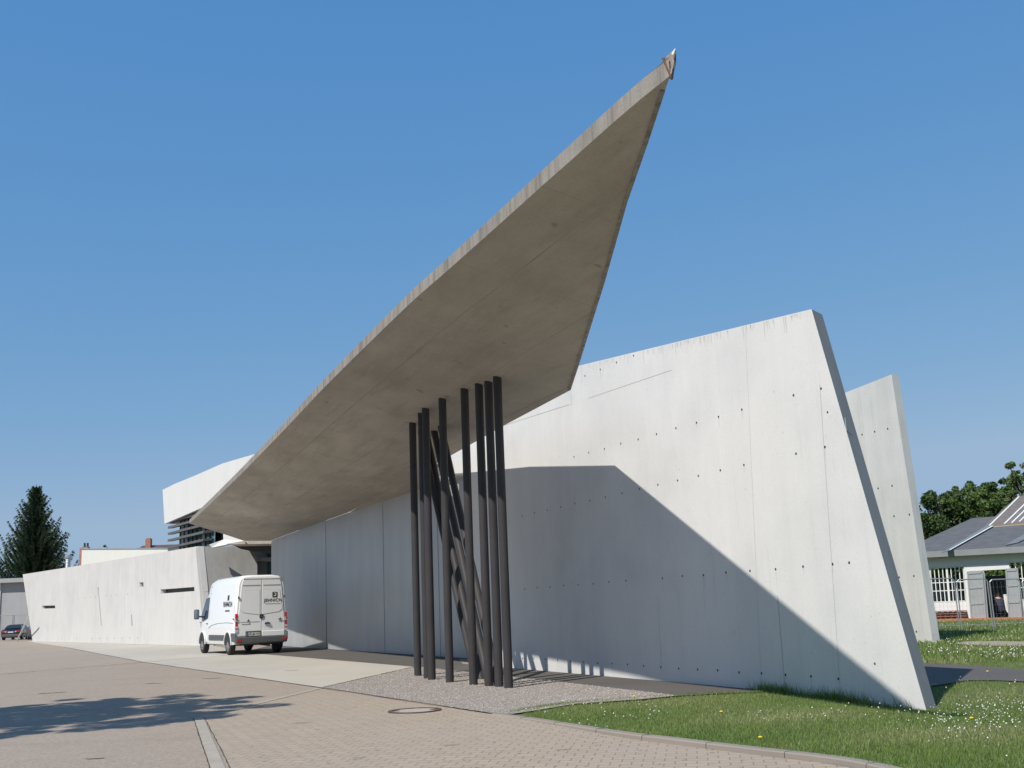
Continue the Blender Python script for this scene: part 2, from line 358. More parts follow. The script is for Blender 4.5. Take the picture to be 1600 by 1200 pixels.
# kerb
mb = MB(); n = len(kerb)
nrm = []
for i in range(n):
    d = (kerb[min(i+1, n-1)]-kerb[max(i-1, 0)]).normalized(); nrm.append(V(-d.y, d.x, 0))
if nrm[3].y < 0: nrm = [-q for q in nrm]
def smooth_path(P, per=8):
    out = []
    for i in range(len(P)-1):
        p0 = P[max(i-1, 0)]; p1 = P[i]; p2 = P[i+1]; p3 = P[min(i+2, len(P)-1)]
        for k in range(per):
            t = k/per; out.append(.5*((2*p1)+(-p0+p2)*t+(2*p0-5*p1+4*p2-p3)*t*t+(-p0+3*p1-3*p2+p3)*t**3))
    out.append(P[-1]); return out
KP = smooth_path(kerb); KN = []
for i in range(len(KP)):
    d = (KP[min(i+1, len(KP)-1)]-KP[max(i-1, 0)]).normalized(); q = V(-d.y, d.x, 0); KN.append(q if q.y > 0 or i > 60 else q)
acc = 0.0; ch = .012; nK = len(KP)
for i in range(nK):
    a, na = KP[i], KN[i]; h0 = min(.062, .012+acc*.012)
    mb.v += [tuple(p) for p in (a+V(0, 0, -.05), a+V(0, 0, h0-ch), a+na*ch+V(0, 0, h0), a+na*.12+V(0, 0, h0), a+na*.12+V(0, 0, -.05))]
    if i: acc += (KP[i]-KP[i-1]).length
for i in range(nK-1):
    for k in range(4): mb.face(i*5+k, i*5+k+1, i*5+6+k, i*5+5+k)
acc = 0.0
for i in range(nK-1):
    l = (KP[i+1]-KP[i]).length
    if int(acc) != int(acc+l):
        a, na = KP[i], KN[i]; h0 = min(.062, .012+acc*.012)
        mb.mat(1).prism([a+V(0, 0, -.02)-na*.002, a+V(0, 0, h0-ch)-na*.002, a+na*ch+V(0, 0, h0+.002), a+na*.12+V(0, 0, h0+.002), a+na*.12+V(0, 0, -.02)], (KP[i+1]-a).normalized()*.007); mb.mat(0)
    acc += l
M_kerb = concrete('kerb_concrete', (.27, .232, .20), streak=.1, joints=0)
struct('kerb', mb, [M_kerb, M_gap])

# grass field: gently uneven, a touch higher at the kerb, lower at the foot of the wall end
wend = gnd(1447, 1110, -.07)
KPa = np.array([(p.x, p.y) for p in KP])
def gz(x, y):
    dk = np.min(np.hypot(KPa[:, 0]-x, KPa[:, 1]-y)); z = -.006 + .05*max(0, 1-dk/1.6)*min(1, max(0, (x-.6)/2.2))
    z -= .065*math.exp(-((x-wend.x)**2+(y-wend.y)**2)/3.0)
    z += .006*math.sin(x*1.7+y)*math.cos(y*1.3-x*.4)
    return z
inner = [KP[i]+KN[i]*.07 for i in range(4, len(KP))]
w_a, w_b = wl(9.3)+nC*.1, wl(13.0)+nC*.1
lawn = [V(p.x, p.y, 0) for p in inner] + [V(60, -12, 0), V(70, 75, 0), V(9, 75, 0), V(-3, 46, 0)] + [wl(-1)+nC*.5, wl(9.0)+nC*.5, wl(9.0)-nC*.02] + [V(p.x+.03, p.y+.14, 0) for p in reversed(tipg)]
near_asph = tipg
xs = np.concatenate([np.arange(-.5, 6, .1), np.arange(6, 14, .4), np.arange(14, 70, 2.)]); ys = np.concatenate([np.arange(3, 7, .4), np.arange(7, 23, .1), np.arange(23, 78, 2.)])
lawn2 = [(p.x, p.y) for p in lawn]
mb = MB(); idx = {}
for i, x in enumerate(xs):
    for j, y in enumerate(ys): idx[i, j] = len(mb.v); mb.v.append((x, y, gz(x, y)))
for i in range(len(xs)-1):
    for j in range(len(ys)-1):
        cx_, cy_ = (xs[i]+xs[i+1])/2, (ys[j]+ys[j+1])/2
        if inpoly(cx_, cy_, lawn2) and (cy_ > 7 or cx_ > 4.2): mb.face(idx[i, j], idx[i+1, j], idx[i+1, j+1], idx[i, j+1])
M_lawn = mat_soil('lawn_soil', (.10, .14, .032), (.15, .175, .055), (.20, .175, .095))
struct('lawn_ground', mb, M_lawn, smooth=True)
pathP = [gnd(*q) for q in [(1400, 1035), (1447, 1036.5), (1520, 1041), (1620, 1049), (1800, 1062)]] + [gnd(*q) for q in [(1800, 1082), (1620, 1067), (1560, 1064), (1510, 1064), (1470, 1071), (1400, 1080)]]
struct('side_path', tri_sheet(pathP, .012), M_asph)
sandP = [gnd(*q) for q in [(1490, 1006), (1510, 1003), (1560, 1002.5), (1660, 1004), (1800, 1006), (1800, 1014), (1660, 1011.5), (1560, 1010), (1510, 1009)]]
M_sand = plain('sand', (.30, .25, .18), .95, vary=.2, scale=5)
struct('sandy_track', tri_sheet(sandP, .014), M_sand)

M_patch = plain('yard_stain', (.275, .222, .175), .9, vary=.25, scale=9); sp = MB()
for px_, py_, r1, r2 in ((470, 1130, .16, .09), (705, 1165, .11, .07), (238, 1068, .22, .12), (455, 1048, .25, .14), (560, 1185, .07, .05), (150, 1185, .12, .08), (880, 1172, .09, .05), (330, 1060, .3, .12)):
    c = gnd(px_, py_); pts = [V(c.x+math.cos(6.283*i/14)*r1*random.uniform(.6, 1.15), c.y+math.sin(6.283*i/14)*r2*random.uniform(.6, 1.15), .0075) for i in range(14)]; sp.poly(pts)
struct('yard_stains', sp, M_patch, recalc=False)

# ================================================================ BUILDING: fire station
GC = (.685, .68, .67)
M_wall = concrete('board_concrete', GC, udir=tuple(dC), joints=.05, streak=.055, blotch=.13)
M_wing = concrete('wing_concrete', (.62, .605, .585), udir=tuple(vplane(gnd(45, 1003), gnd(312, 1009))[2]), period=7.6, streak=.10, joints=.6)
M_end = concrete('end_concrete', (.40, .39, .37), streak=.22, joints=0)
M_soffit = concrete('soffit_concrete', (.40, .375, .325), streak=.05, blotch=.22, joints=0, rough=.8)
M_fascia = concrete('fascia_concrete', (.27, .255, .235), streak=.35, blotch=.15, joints=0)
M_hole = plain('tie_hole', (.045, .043, .04), .9); M_stain = plain('rain_stain', (.50, .495, .48), .85); M_stain2 = plain('rain_stain_pale', (.60, .595, .58), .85); HOLES = []
M_white = concrete('painted_concrete', (.66, .655, .645), streak=.07, blotch=.05, joints=0)
M_dark = plain('dark_metal', (.03, .03, .032), .5, .2)
st_origin = gnd(740, 1070)
STN = thing('fire_station', V(st_origin.x, st_origin.y, 0), 'sharp angular pale concrete building with pointed overhanging roof on dark slanting columns', 'building')

def hole_at(mb, p, n, r=.021, up=V(0, 0, 1)):
    n = n.normalized(); x = n.cross(up).normalized(); y = x.cross(n); b = len(mb.v); k = 8
    for rr, dz in ((r, .003), (r*.55, .0032)):
        mb.v += [tuple(p + x*rr*math.cos(6.283*i/k)+y*rr*math.sin(6.283*i/k)+n*dz) for i in range(k)]
    mb.face(*range(b, b+k))
# long wall
wb = lambda x, y: on(PC, x, y)
pts = [on(PC, 1449.5, 1117), wb(1268, 483), wb(670, 628.5), wb(670, 742), wb(729, 742)]
lowl = V(pts[-1].x, pts[-1].y, -.1); pts.append(lowl)
T = .46
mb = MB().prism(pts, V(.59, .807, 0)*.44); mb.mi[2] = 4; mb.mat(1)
def row(a, b, n, drop=.0):
    global HOLES
    A, B = wb(*a), wb(*b)
    for i in range(n):
        p = A.lerp(B, i/(n-1)); 
        if random.random() > drop: p = p+V(0, 0, random.uniform(-.008, .008)); HOLES.append(p); hole_at(mb, p, -nC)
def rowx(a, a2, b, drop=0.0):   # start, second hole, last hole
    A, A2, B = wb(*a), wb(*a2), wb(*b); s = (A2-A).length; n = max(2, round((B-A).length/s)+1); row(a, b, n, drop)
rowx((1240, 618), (1198, 630), (897, 714), .05)
rowx((1289, 698), (1245, 707), (816, 806), .08)
rowx((1327, 880), (1301, 882), (1301, 882))
rowx((1301, 882), (1256, 886), (820, 920), .04)
rowx((1310, 1060), (1267, 1057.5), (800, 1027), .03)
rowx((990, 555), (963, 566), (914, 587))
hole_at(mb, wb(1283, 607), -nC, .02); hole_at(mb, wb(1293, 644), -nC, .018); hole_at(mb, wb(1367, 1037), -nC, .018)
mb.mat(2)
def stain(mb, p, n, w, l, lean=0.0):
    n = n.normalized(); x = n.cross(V(0, 0, 1)).normalized(); q = p+n*.0022
    mb.poly([q-x*w/2, q+x*w/2, q+x*w*.3+V(0, 0, -l*.6), q+x*lean+V(0, 0, -l), q-x*w*.35+V(0, 0, -l*.55)])
for p in list(HOLES):
    if random.random() < .45: stain(mb, p-V(0, 0, .02), -nC, random.uniform(.006, .014), random.uniform(.06, .32))
TA, TB = wb(905, 571.8), wb(1262, 484.6)
for i in range(110):
    t = random.random(); mb.mat(2 if random.random() < .7 else 3); stain(mb, TA.lerp(TB, t)-V(0, 0, .012), -nC, random.uniform(.008, .03), random.uniform(.04, .12+.35*random.random()**3))
mb.mat(3)
for i in range(26):
    A_ = wb(random.uniform(800, 1380), 1000); q_ = V(A_.x, A_.y, random.uniform(.4, 4.2))
    if abs(i) >= 0: stain(mb, q_, -nC, random.uniform(.006, .012), random.uniform(.3, 1.1), random.uniform(-.02, .02))
o = mb.build('long_wall', [M_wall, M_hole, M_stain, M_stain2, concrete('shaded_end', (.36, .33, .31), streak=.2, joints=0)], STN)  # last material: same concrete on the end face, its shade put into a darker colour
o['label'] = 'long pale concrete wall with tie holes and slanting end'
M_groove = plain('shadow_joint', (.42, .42, .41), .9)
# reinforcing joints drawn as shallow grooves
def groove(a, b, w=.012, pl=PC, nn=None):
    nn = nn or nC; A, B = on(pl, *a), on(pl, *b); d = (B-A).normalized(); x = nn.cross(d).normalized()*w/2
    MB().poly([A-x-nn*.004, B-x-nn*.004, B+x-nn*.004, A+x-nn*.004]).build('wall_joint', M_groove, STN, recalc=False)
groove((1281, 600), (1314, 1092), .006); groove((1165, 520), (1190, 1078), .003); groove((920, 622), (1050, 578), .006); groove((892, 612), (893, 634), .008)
groove((786, 665), (890, 632), .008); groove((1215, 930), (1226, 1068), .012); groove((1028, 930), (1034, 1050), .006)

# second wall, standing free behind the first
b2 = gnd(1457, 1004); PW2 = (b2, nC.copy(), dC.copy())
w2 = lambda x, y: on(PW2, x, y)
pts = [w2(1458.5, 1010), w2(1393, 585), w2(1322, 613), w2(1180, 669)]; q = pts[-1]; pts.append(V(q.x, q.y, -.2))
fw = thing('concrete_wall', V(b2.x, b2.y, 0), 'narrower pale concrete wall blade with slanting end, behind the long wall, beside the meadow', 'wall')
mb = MB().prism(pts, nC*.27).mat(1)
for a, b, n in (((1387, 670), (1347, 679), 3), ((1394, 759), (1372, 763), 2), ((1421, 804), (1397, 806.5), 2), ((1428, 900), (1405, 902), 2), ((1432, 987), (1424, 988), 1)):
    A, B = w2(*a), w2(*b)
    for i in range(n): hole_at(mb, A.lerp(B, i/max(1, n-1)), -nC, .03)
mb.build('wall', [concrete('blade_concrete', (.60, .595, .57), streak=.2, udir=tuple(dC), period=1.9), M_hole], fw)

# sliding doors: tall satin panels in slightly stepped planes
def mat_door():
    m, nt, p = new_mat('door_panel_metal'); tc = N(nt, 'ShaderNodeTexCoord'); v = tc.outputs['Object']
    a = noise(nt, v, 1.2, 5, .6, (1, 1, .25)); b = noise(nt, v, 5, 4, .6, (1, 1, .05))
    col = mix(nt, ramp(nt, a, .3, .7), (.33, .34, .35), (.40, .41, .42)); col = mix(nt, ramp(nt, b, .5, .8, 0, .25), col, (.34, .35, .36))
    nt.links.new(col, p.inputs['Base Color']); p.inputs['Roughness'].default_value = .34; p.inputs['Metallic'].default_value = 0; p.inputs['Specular IOR Level'].default_value = .55
    return m
M_door = mat_door()
dtop = [(425, 845), (545, 802), (640, 771), (723, 743)]
def door_top(x):
    for (x1, y1), (x2, y2) in zip(dtop, dtop[1:]):
        if x <= x2: return y1+(y2-y1)*(x-x1)/(x2-x1)
    (x1, y1), (x2, y2) = dtop[-2:]; return y1+(y2-y1)*(x-x1)/(x2-x1)
cuts = [424, 468, 509, 553, 598, 640, 682, 722, 760]
for i, (xa, xb) in enumerate(zip(cuts, cuts[1:])):
    A = on(PD, xa, door_top(xa)); B = on(PD, xb, door_top(xb)); off = -nD*(.014 if i % 2 else 0)
    g = PD[2]*.001
    pts = [V(A.x, A.y, .02)+g, V(B.x, B.y, .02)-g, B+V(0, 0, .06)-g, A+V(0, 0, .06)+g]
    o = MB().prism([p+off for p in pts], nD*.05).build('door_panel', M_door, STN)
A = on(PD, 424, 845); B = on(PD, 760, 735)
MB().prism([V(A.x, A.y, -.05)-nD*.09, V(B.x, B.y, -.05)-nD*.09, V(B.x, B.y, .018)-nD*.09, V(A.x, A.y, .018)-nD*.09], nD*.25).build('door_track', M_dark, STN)
# garage hall behind the doors (roof slab and rear walls)
A0 = V(A.x, A.y, 0)+nD*.3; B0 = on(PD, 716, 740); B0 = V(B0.x, B0.y, 0)+nD*.3
MB().prism([A0+V(0, 0, 4.45), V(B0.x, B0.y, 4.6), V(B0.x, B0.y, 4.6)+nD*8, A0+nD*8+V(0, 0, 4.45)], (0, 0, .25)).build('hall_roof', M_soffit, STN)
MB().prism([A0+nD*7.7, V(B0.x, B0.y, 0)+nD*7.7, V(B0.x, B0.y, 4.6)+nD*7.7, A0+nD*7.7+V(0, 0, 4.4)], nD*.25).build('rear_wall', M_white, STN)
# lintel slab above the doors
PL_ = (PD[0]-nD*.12, PD[1], PD[2])
lp = [(676, 746), (687, 739.5), (709, 734), (729, 731), (729, 746), (701, 749), (676, 758)]
MB().prism([on(PL_, *q) for q in lp], nD*.3).build('lintel', M_soffit, STN)

# ---- the pointed roof
Pp = V(1.58, 9.33, 0); Lp = V(-15.45, 51.4, 0); Rp = V(1.13, 20.6, 0)
PFr = vplane(Pp, Lp); PRi = vplane(Pp, Rp)
front = [on(PFr, *q) for q in [(1047, 118), (992, 162), (945, 203), (900, 243.5), (845, 292), (792, 340), (700, 422), (648, 467), (600, 513), (550, 562), (500, 612), (440, 676), (408, 709), (377.5, 740), (340, 776.5), (296, 818)]]
_P = on(PFr, 1047, 118); _R = at(891.5, 609.5, 20.6); PRi = (_P, (_P-_R).cross(sd).normalized(), None)   # the free edge runs true: it throws a straight shadow
right = [on(PRi, *q) for q in [(1047.5, 121), (1012, 224), (980, 316), (945, 440), (924, 507), (903.5, 573), (891.5, 609.5)]]
right[0] = front[0].copy()
bk0 = V(-.227, 24.5, 0); bk1 = on(PD, 545, 801); PBk = vplane(V(1.13, 20.6, 0), bk0); PB2 = vplane(bk0, bk1)
back = [on(PB2, *q) for q in [(787, 665), (745, 689), (704, 712), (640, 748), (580, 781)]] + [on(PD, 545, 801)-nD*.05, on(PD, 480, 824)-nD*.05, on(PD, 424, 845)-nD*.05]
Pend = plane3(back[-1], front[-1], front[-4]); back.append(on(Pend, 381, 845))
tail = on(Pend, 350, 834.5)
ub = [on(PB2, *q)+V(0, 0, .03) for q in [(683, 725.5), (640, 748), (610, 764), (580, 781), (548, 799)]]
lb = [on(PD, x, door_top(x))+nD*.0+V(0, 0, .02) for x in (684, 640, 610, 580, 546)]
mbs = MB()
for i in range(4): mbs.prism([ub[i], ub[i+1], lb[i+1], lb[i]], (0, 0, .12))
BP = right + back + [tail]
def resample(P, n, pw=1.0):
    L = [0]
    for a, b in zip(P, P[1:]): L.append(L[-1]+(b-a).length)
    out = []; j = 0
    for i in range(n+1):
        s = L[-1]*(i/n)**pw
        while j < len(P)-2 and L[j+1] < s: j += 1
        out.append(P[j].lerp(P[j+1], min(1, max(0, (s-L[j])/(L[j+1]-L[j]+1e-9)))))
    return out
def dense(P): return P
# ruling: pair stations by hand so the corner R and the break points stay sharp
stF = [0, 1.9, 5.0, 8.0, 11.0, 12.8, 17.5, 21.5, 25.0, 31, 36, 39, 41.5, 43.5, 44.8, 1e9]
def along(P, s):
    for a, b in zip(P, P[1:]):
        l = (b-a).length
        if s <= l: return a.lerp(b, s/l)
        s -= l
    return P[-1].copy()
# back stations: P, right edge (5), back line, tail
Bst = BP
Flen = sum((b-a).length for a, b in zip(front, front[1:])); Blen = [0]
for a, b in zip(BP, BP[1:]): Blen.append(Blen[-1]+(b-a).length)
NU = 90; NV = 8
US = sorted(set([round(x/Blen[-1], 6) for x in Blen] + [i/NU for i in range(NU+1)]))
# front stations also keep their break points by remapping close values
grid = []
for u in US:
    F = along(front, u*Flen); B = along(BP, u*Blen[-1]); rowp = []
    amp = .17*min(1, max(0, (u-.12)/.2))*min(1, max(0, (.9-u)/.2))
    for k in range(NV+1):
        t = k/NV; p = F.lerp(B, t); p.z -= amp*4*t*(1-t); rowp.append(p)
    grid.append(rowp)
mb = MB(); nu = len(US)
for r in grid: mb.v += [tuple(p) for p in r]
TH = .185
uR = Blen[len(right)-1]/Blen[-1]
for u_, r in zip(US, grid): mb.v += [(p.x, p.y, p.z+TH*(1-k/NV)+(.06+.08*max(0, 1-abs(u_-uR)/.16))*k/NV) for k, p in enumerate(r)]
W1 = NV+1; off = nu*W1
for i in range(nu-1):
    for k in range(NV):
        a = i*W1+k; q = (a, a+1, a+W1+1, a+W1)
        mb.mat(0).face(*q); mb.mat(1).face(*[off+x for x in reversed(q)])
    mb.mat(1).face(i*W1, (i+1)*W1, off+(i+1)*W1, off+i*W1)
    mb.mat(1).face(i*W1+NV, off+i*W1+NV, off+(i+1)*W1+NV, (i+1)*W1+NV)
for k in range(NV): a = (nu-1)*W1+k; mb.mat(1).face(a, a+1, off+a+1, off+a)
def mat_soffit():
    m, nt, p = new_mat('soffit_boarded'); tc = N(nt, 'ShaderNodeTexCoord'); v = tc.outputs['Object']; p.inputs['Roughness'].default_value = .8
    mp = N(nt, 'ShaderNodeMapping'); mp.inputs['Rotation'].default_value = (0, 0, rad(-22)); nt.links.new(v, mp.inputs[0]); w = mp.outputs[0]
    a = noise(nt, w, .45, 5, .6); b = noise(nt, w, 1.6, 6, .65, (1, .28, 1)); c = noise(nt, w, 22, 3, .7); d = noise(nt, w, 4, 5, .6, (1, .12, 1)); e = noise(nt, w, 3.2, 2, .4)
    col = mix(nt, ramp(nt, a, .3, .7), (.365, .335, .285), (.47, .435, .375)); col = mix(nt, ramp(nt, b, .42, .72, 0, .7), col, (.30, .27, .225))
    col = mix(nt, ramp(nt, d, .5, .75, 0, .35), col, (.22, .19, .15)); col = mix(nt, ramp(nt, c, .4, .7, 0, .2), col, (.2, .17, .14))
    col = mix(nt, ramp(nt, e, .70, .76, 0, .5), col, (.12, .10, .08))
    s = N(nt, 'ShaderNodeSeparateXYZ'); nt.links.new(w, s.inputs[0])
    wob = math_n(nt, 'MULTIPLY', noise(nt, w, .8, 3), .05)
    fy = math_n(nt, 'FRACT', math_n(nt, 'DIVIDE', math_n(nt, 'ADD', s.outputs[1], wob), 3.1)); fx = math_n(nt, 'FRACT', math_n(nt, 'DIVIDE', math_n(nt, 'ADD', s.outputs[0], wob), 1.45))
    l = math_n(nt, 'MAXIMUM', math_n(nt, 'MULTIPLY', math_n(nt, 'LESS_THAN', fy, .005), .55), math_n(nt, 'MULTIPLY', math_n(nt, 'LESS_THAN', fx, .010), .7))
    col = mix(nt, math_n(nt, 'MULTIPLY', l, ramp(nt, a, .35, .6, .15, 1)), col, (.10, .085, .07))
    nt.links.new(col, p.inputs['Base Color']); bump(nt, p, math_n(nt, 'ADD', c, b), .3, .012); return m
M_sof2 = mat_soffit()
mbs.build('garage_soffit', M_sof2, STN)
def mat_fascia():
    m, nt, p = new_mat('weathered_fascia'); tc = N(nt, 'ShaderNodeTexCoord'); v = tc.outputs['Object']; p.inputs['Roughness'].default_value = .85
    a = noise(nt, v, 1.2, 4, .6); b = noise(nt, v, 5.5, 5, .7, (1, 1, .06)); c = noise(nt, v, 35, 3, .7); r = noise(nt, v, 2.5, 4, .6, (1, 1, .1))
    col = mix(nt, ramp(nt, a, .3, .7), (.255, .235, .205), (.325, .30, .265)); col = mix(nt, ramp(nt, r, .5, .75, 0, .35), col, (.36, .26, .19))
    col = mix(nt, ramp(nt, b, .46, .66, 0, .85), col, (.13, .115, .10)); col = mix(nt, ramp(nt, c, .45, .7, 0, .25), col, (.12, .11, .1))
    nt.links.new(col, p.inputs['Base Color']); bump(nt, p, math_n(nt, 'ADD', c, b), .4, .01); return m
M_fas = mat_fascia()
roof = mb.build('roof_slab', [M_sof2, M_fas], STN, smooth=False)
roof['label'] = 'pointed concrete roof slab with stained soffit'
BV = BVHTree.FromPolygons([tuple(p) for r in grid for p in r], [(i*W1+k, i*W1+k+1, (i+1)*W1+k+1, (i+1)*W1+k) for i in range(nu-1) for k in range(NV)])
# drip strips along the two free edges
def edge_strip(P, inward, name, w, drop):
    mb = MB()
    for a, b in zip(P, P[1:]):
        d = (b-a).normalized(); s = V(-d.y, d.x, 0).normalized()*inward
        h = V(0, 0, drop)
        mb.prism([a, b, b+s*w, a+s*w], -h)
    return mb.build(name, M_fas, STN)
edge_strip([right[0].lerp(right[1], .2)]+right[1:], 1, 'edge_strip', .05, .007)
# tip: broken corner wrapped with a strap
tip = front[0]; dT = (front[0]-front[1]).normalized(); M_rust = plain('rusty_strap', (.20, .10, .055), .8, vary=.3, scale=20)
t0 = tip
mb = MB(); top = V(0, 0, TH)
e1 = at(1053, 84, t0.y-.02); e2 = at(1056, 75, t0.y-.06); e3 = at(1056.5, 93, t0.y-.04); e4 = at(1052, 111, t0.y-.02); b_ = at(1037, 92, t0.y+.12); c_ = at(1043, 116, t0.y+.1)
mb.prism([t0+V(0, .0, 0), b_, at(1048, 82, t0.y), e2, e3, e4], (.01, .08, 0))
mb.build('broken_tip', M_fas, STN)
mb = MB()
vv = [at(1049, 83, t0.y-.08), at(1055.5, 74.5, t0.y-.09), at(1055.8, 78, t0.y-.09), at(1053.5, 80, t0.y-.1), at(1055.5, 82.5, t0.y-.09), at(1053, 84.5, t0.y-.1), at(1053.2, 89, t0.y-.09), at(1050.5, 86, t0.y-.1)]
mb.prism(vv, (.005, .025, .0)); mb.build('spalled_corner', plain('bare_mortar', (.62, .56, .50), .9, vary=.25, scale=30), STN)
mb = MB(); mb.bar(at(1035.5, 91, t0.y-.03), at(1050, 124, t0.y-.03), .012, .022, V(0, 1, 0)); mb.bar(at(1035.5, 91, t0.y-.03), at(1037, 91, t0.y+.3), .02, .01); mb.build('strap', M_rust, STN)
mb = MB(); mb.bar(at(1055, 90, t0.y-.06), at(1052, 108, t0.y-.06), .008, .012, V(0, 1, 0)); mb.bar(at(1052, 108, t0.y-.06), at(1050, 124, t0.y-.04), .018, .012, V(0, 1, 0)); mb.build('strap_buckle', M_dark, STN)

# ---- columns
M_col = plain('column_paint', (.047, .044, .045), .55, vary=.10, scale=2.5); M_col.node_tree.nodes['Principled BSDF'].inputs['Specular IOR Level'].default_value = .2
def roof_hit(p, d):
    h = BV.ray_cast(Vector(p), Vector(d).normalized()); return h[0]
vert = [(653, 1057, 643), (668, 1061, 655), (675, 1063, 662), (703, 1067, 691), (740, 1071, 725), (764, 1073, 747), (780, 1074, 766), (795, 1076, 777)]
cols = []
for bx, by, tx in vert:
    g = gnd(bx, by); h = roof_hit((g.x, g.y, .3), (0, 0, 1)); g0 = V(g.x, g.y, -.02)
    # small true lean so that the head meets the roof where it does
    ty = at(tx, 640, g.y); lean = 0
    t = h+V(0, 0, .03); R_ = .082
    o = MB().tube(g0, t, R_, 20).build('column', M_col, STN, smooth=True)
lean_c = [((743, 1059), (658, 677)), ((752, 1062), (667, 681)), ((764, 1067), (678.5, 674)), ((779, 1072), (689, 667))]
for (bx, by), (tx, ty) in lean_c:
    g = gnd(bx, by); h = roof_hit(O, ray(tx, ty)); g0 = V(g.x, g.y, -.02); d = (h-g0).normalized()
    o = MB().tube(g0, h+d*.05, .078, 20).build('column', M_col, STN, smooth=True); o['label'] = 'slanting dark steel column'

# ---- left wing with leaning ends
wA, wB = gnd(50, 1002), gnd(324, 1009.3); PWg = vplane(wA, wB); nW = V(-PWg[2].y, PWg[2].x, 0)
if nW.y < 0: nW = -nW
ww = lambda x, y: on(PWg, x, y)
outer = [ww(51, 1003.5), ww(35.5, 897.5), ww(128, 883), ww(240, 865), ww(309, 853.5), ww(324.5, 1011)]
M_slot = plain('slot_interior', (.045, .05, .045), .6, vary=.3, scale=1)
def wall_with_holes(name, outer, holes, thick, mats, parent, n):
    from mathutils.geometry import tessellate_polygon
    mb = MB(); P = [Vector(p) for p in outer]; loops = [P]+holes
    # project to 2-D on the wall
    o0 = P[0]; ux = (P[-1]-P[0]).normalized(); uy = n.cross(ux).normalized()
    l2 = [[V((p-o0).dot(ux), (p-o0).dot(uy), 0) for p in L] for L in loops]; allp = [p for L in loops for p in L]
    tr = tessellate_polygon(l2); nn = len(allp)
    mb.v = [tuple(p) for p in allp]+[tuple(p+n*thick) for p in allp]
    for t in tr: mb.face(*t); mb.face(*[x+nn for x in reversed(t)])
    b = 0
    for L in loops:
        k = len(L)
        for i in range(k): j = (i+1) % k; mb.face(b+i, b+j, nn+b+j, nn+b+i)
        b += k
    return mb
rect = lambda x0, y0, x1, y1, sk=0: [ww(x0, y0), ww(x1, y0-sk), ww(x1+.3, y1-sk), ww(x0+.3, y1)]
slots = [rect(65.5, 946.5, 86, 951, .6), rect(217.8, 910, 224, 917), rect(251, 921, 303.5, 927.5, 4), [ww(152.3, 918), ww(154, 918), ww(159.5, 978), ww(157.5, 978)], [ww(204.6, 960.5), ww(206, 960.5), ww(207.5, 978), ww(205.5, 978)]]
mb = wall_with_holes('wing_wall', outer, slots, .32, None, STN, nW)
mb.mat(1)
for i in range(14):
    for (xa, ya, xb, yb) in ((133, 934, 240, 925), (60, 998, 215, 997)):
        if random.random() < .75:
            t = i/13; hole_at(mb, ww(xa+(xb-xa)*t, ya+(yb-ya)*t), -nW, .045)
wing = mb.build('wing_wall', [M_wing, M_hole], STN); wing['label'] = 'low pale wing wall with slot openings and leaning edge'
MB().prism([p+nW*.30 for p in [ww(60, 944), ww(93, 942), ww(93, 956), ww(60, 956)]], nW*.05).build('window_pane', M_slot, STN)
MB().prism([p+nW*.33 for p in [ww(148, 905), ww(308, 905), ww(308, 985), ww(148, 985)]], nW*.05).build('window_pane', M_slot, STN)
# wing roof
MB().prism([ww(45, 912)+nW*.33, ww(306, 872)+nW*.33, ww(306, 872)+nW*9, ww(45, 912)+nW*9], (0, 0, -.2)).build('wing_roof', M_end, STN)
# end wall of the wing, turned away from the sun
E_top = ww(309, 853.5); E_bot = V(wB.x, wB.y, 0); E_dir = V(.78, .62, 0)
PE = plane3(E_bot, E_top, E_bot+E_dir*6)
nE = PE[1] if PE[1].y > 0 else -PE[1]
we = lambda x, y: on(PE, x, y)
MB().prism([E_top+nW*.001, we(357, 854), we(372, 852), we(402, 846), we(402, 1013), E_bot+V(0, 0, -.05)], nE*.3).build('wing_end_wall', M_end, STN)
# recess with entrance
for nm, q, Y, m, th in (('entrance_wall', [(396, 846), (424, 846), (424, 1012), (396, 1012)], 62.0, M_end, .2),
                        ('entrance_door', [(403, 863), (416.6, 862), (417, 1011), (403, 1011)], 61.8, plain('door_grey', (.36, .37, .37), .5), .06),
                        ('glass_pane', [(418.3, 862), (424, 861.5), (425, 1011), (418.5, 1011)], 61.8, plain('green_glass', (.10, .17, .16), .1), .04)):
    MB().prism([at(x, y, Y) for x, y in q], (0, th, 0)).build(nm, m, STN)
MB().prism([at(363, 851.2, 56.5), at(424, 847, 56.5), at(424, 862, 56.5), at(398, 862, 56.5), at(377, 858, 56.5)], (0, 5, 0)).build('recess_beam', M_dark, STN)
MB().prism([at(353, 850, 54.5), at(381, 845, 54.5), at(424, 845, 54.5), at(424, 849.5, 54.5), at(360, 850.5, 54.5)], (0, 7, .0)).build('recess_soffit', M_sof2, STN)
# white folded screen wall rising between wing and roof
MB().prism([at(326.5, 851, 57.5), at(349, 843, 57.3), at(348.5, 828, 57.3), at(385, 844.5, 56.4), at(357, 850.8, 57.2), at(331, 855.5, 57.5)], (.1, .35, 0)).build('screen_wall', M_white, STN)

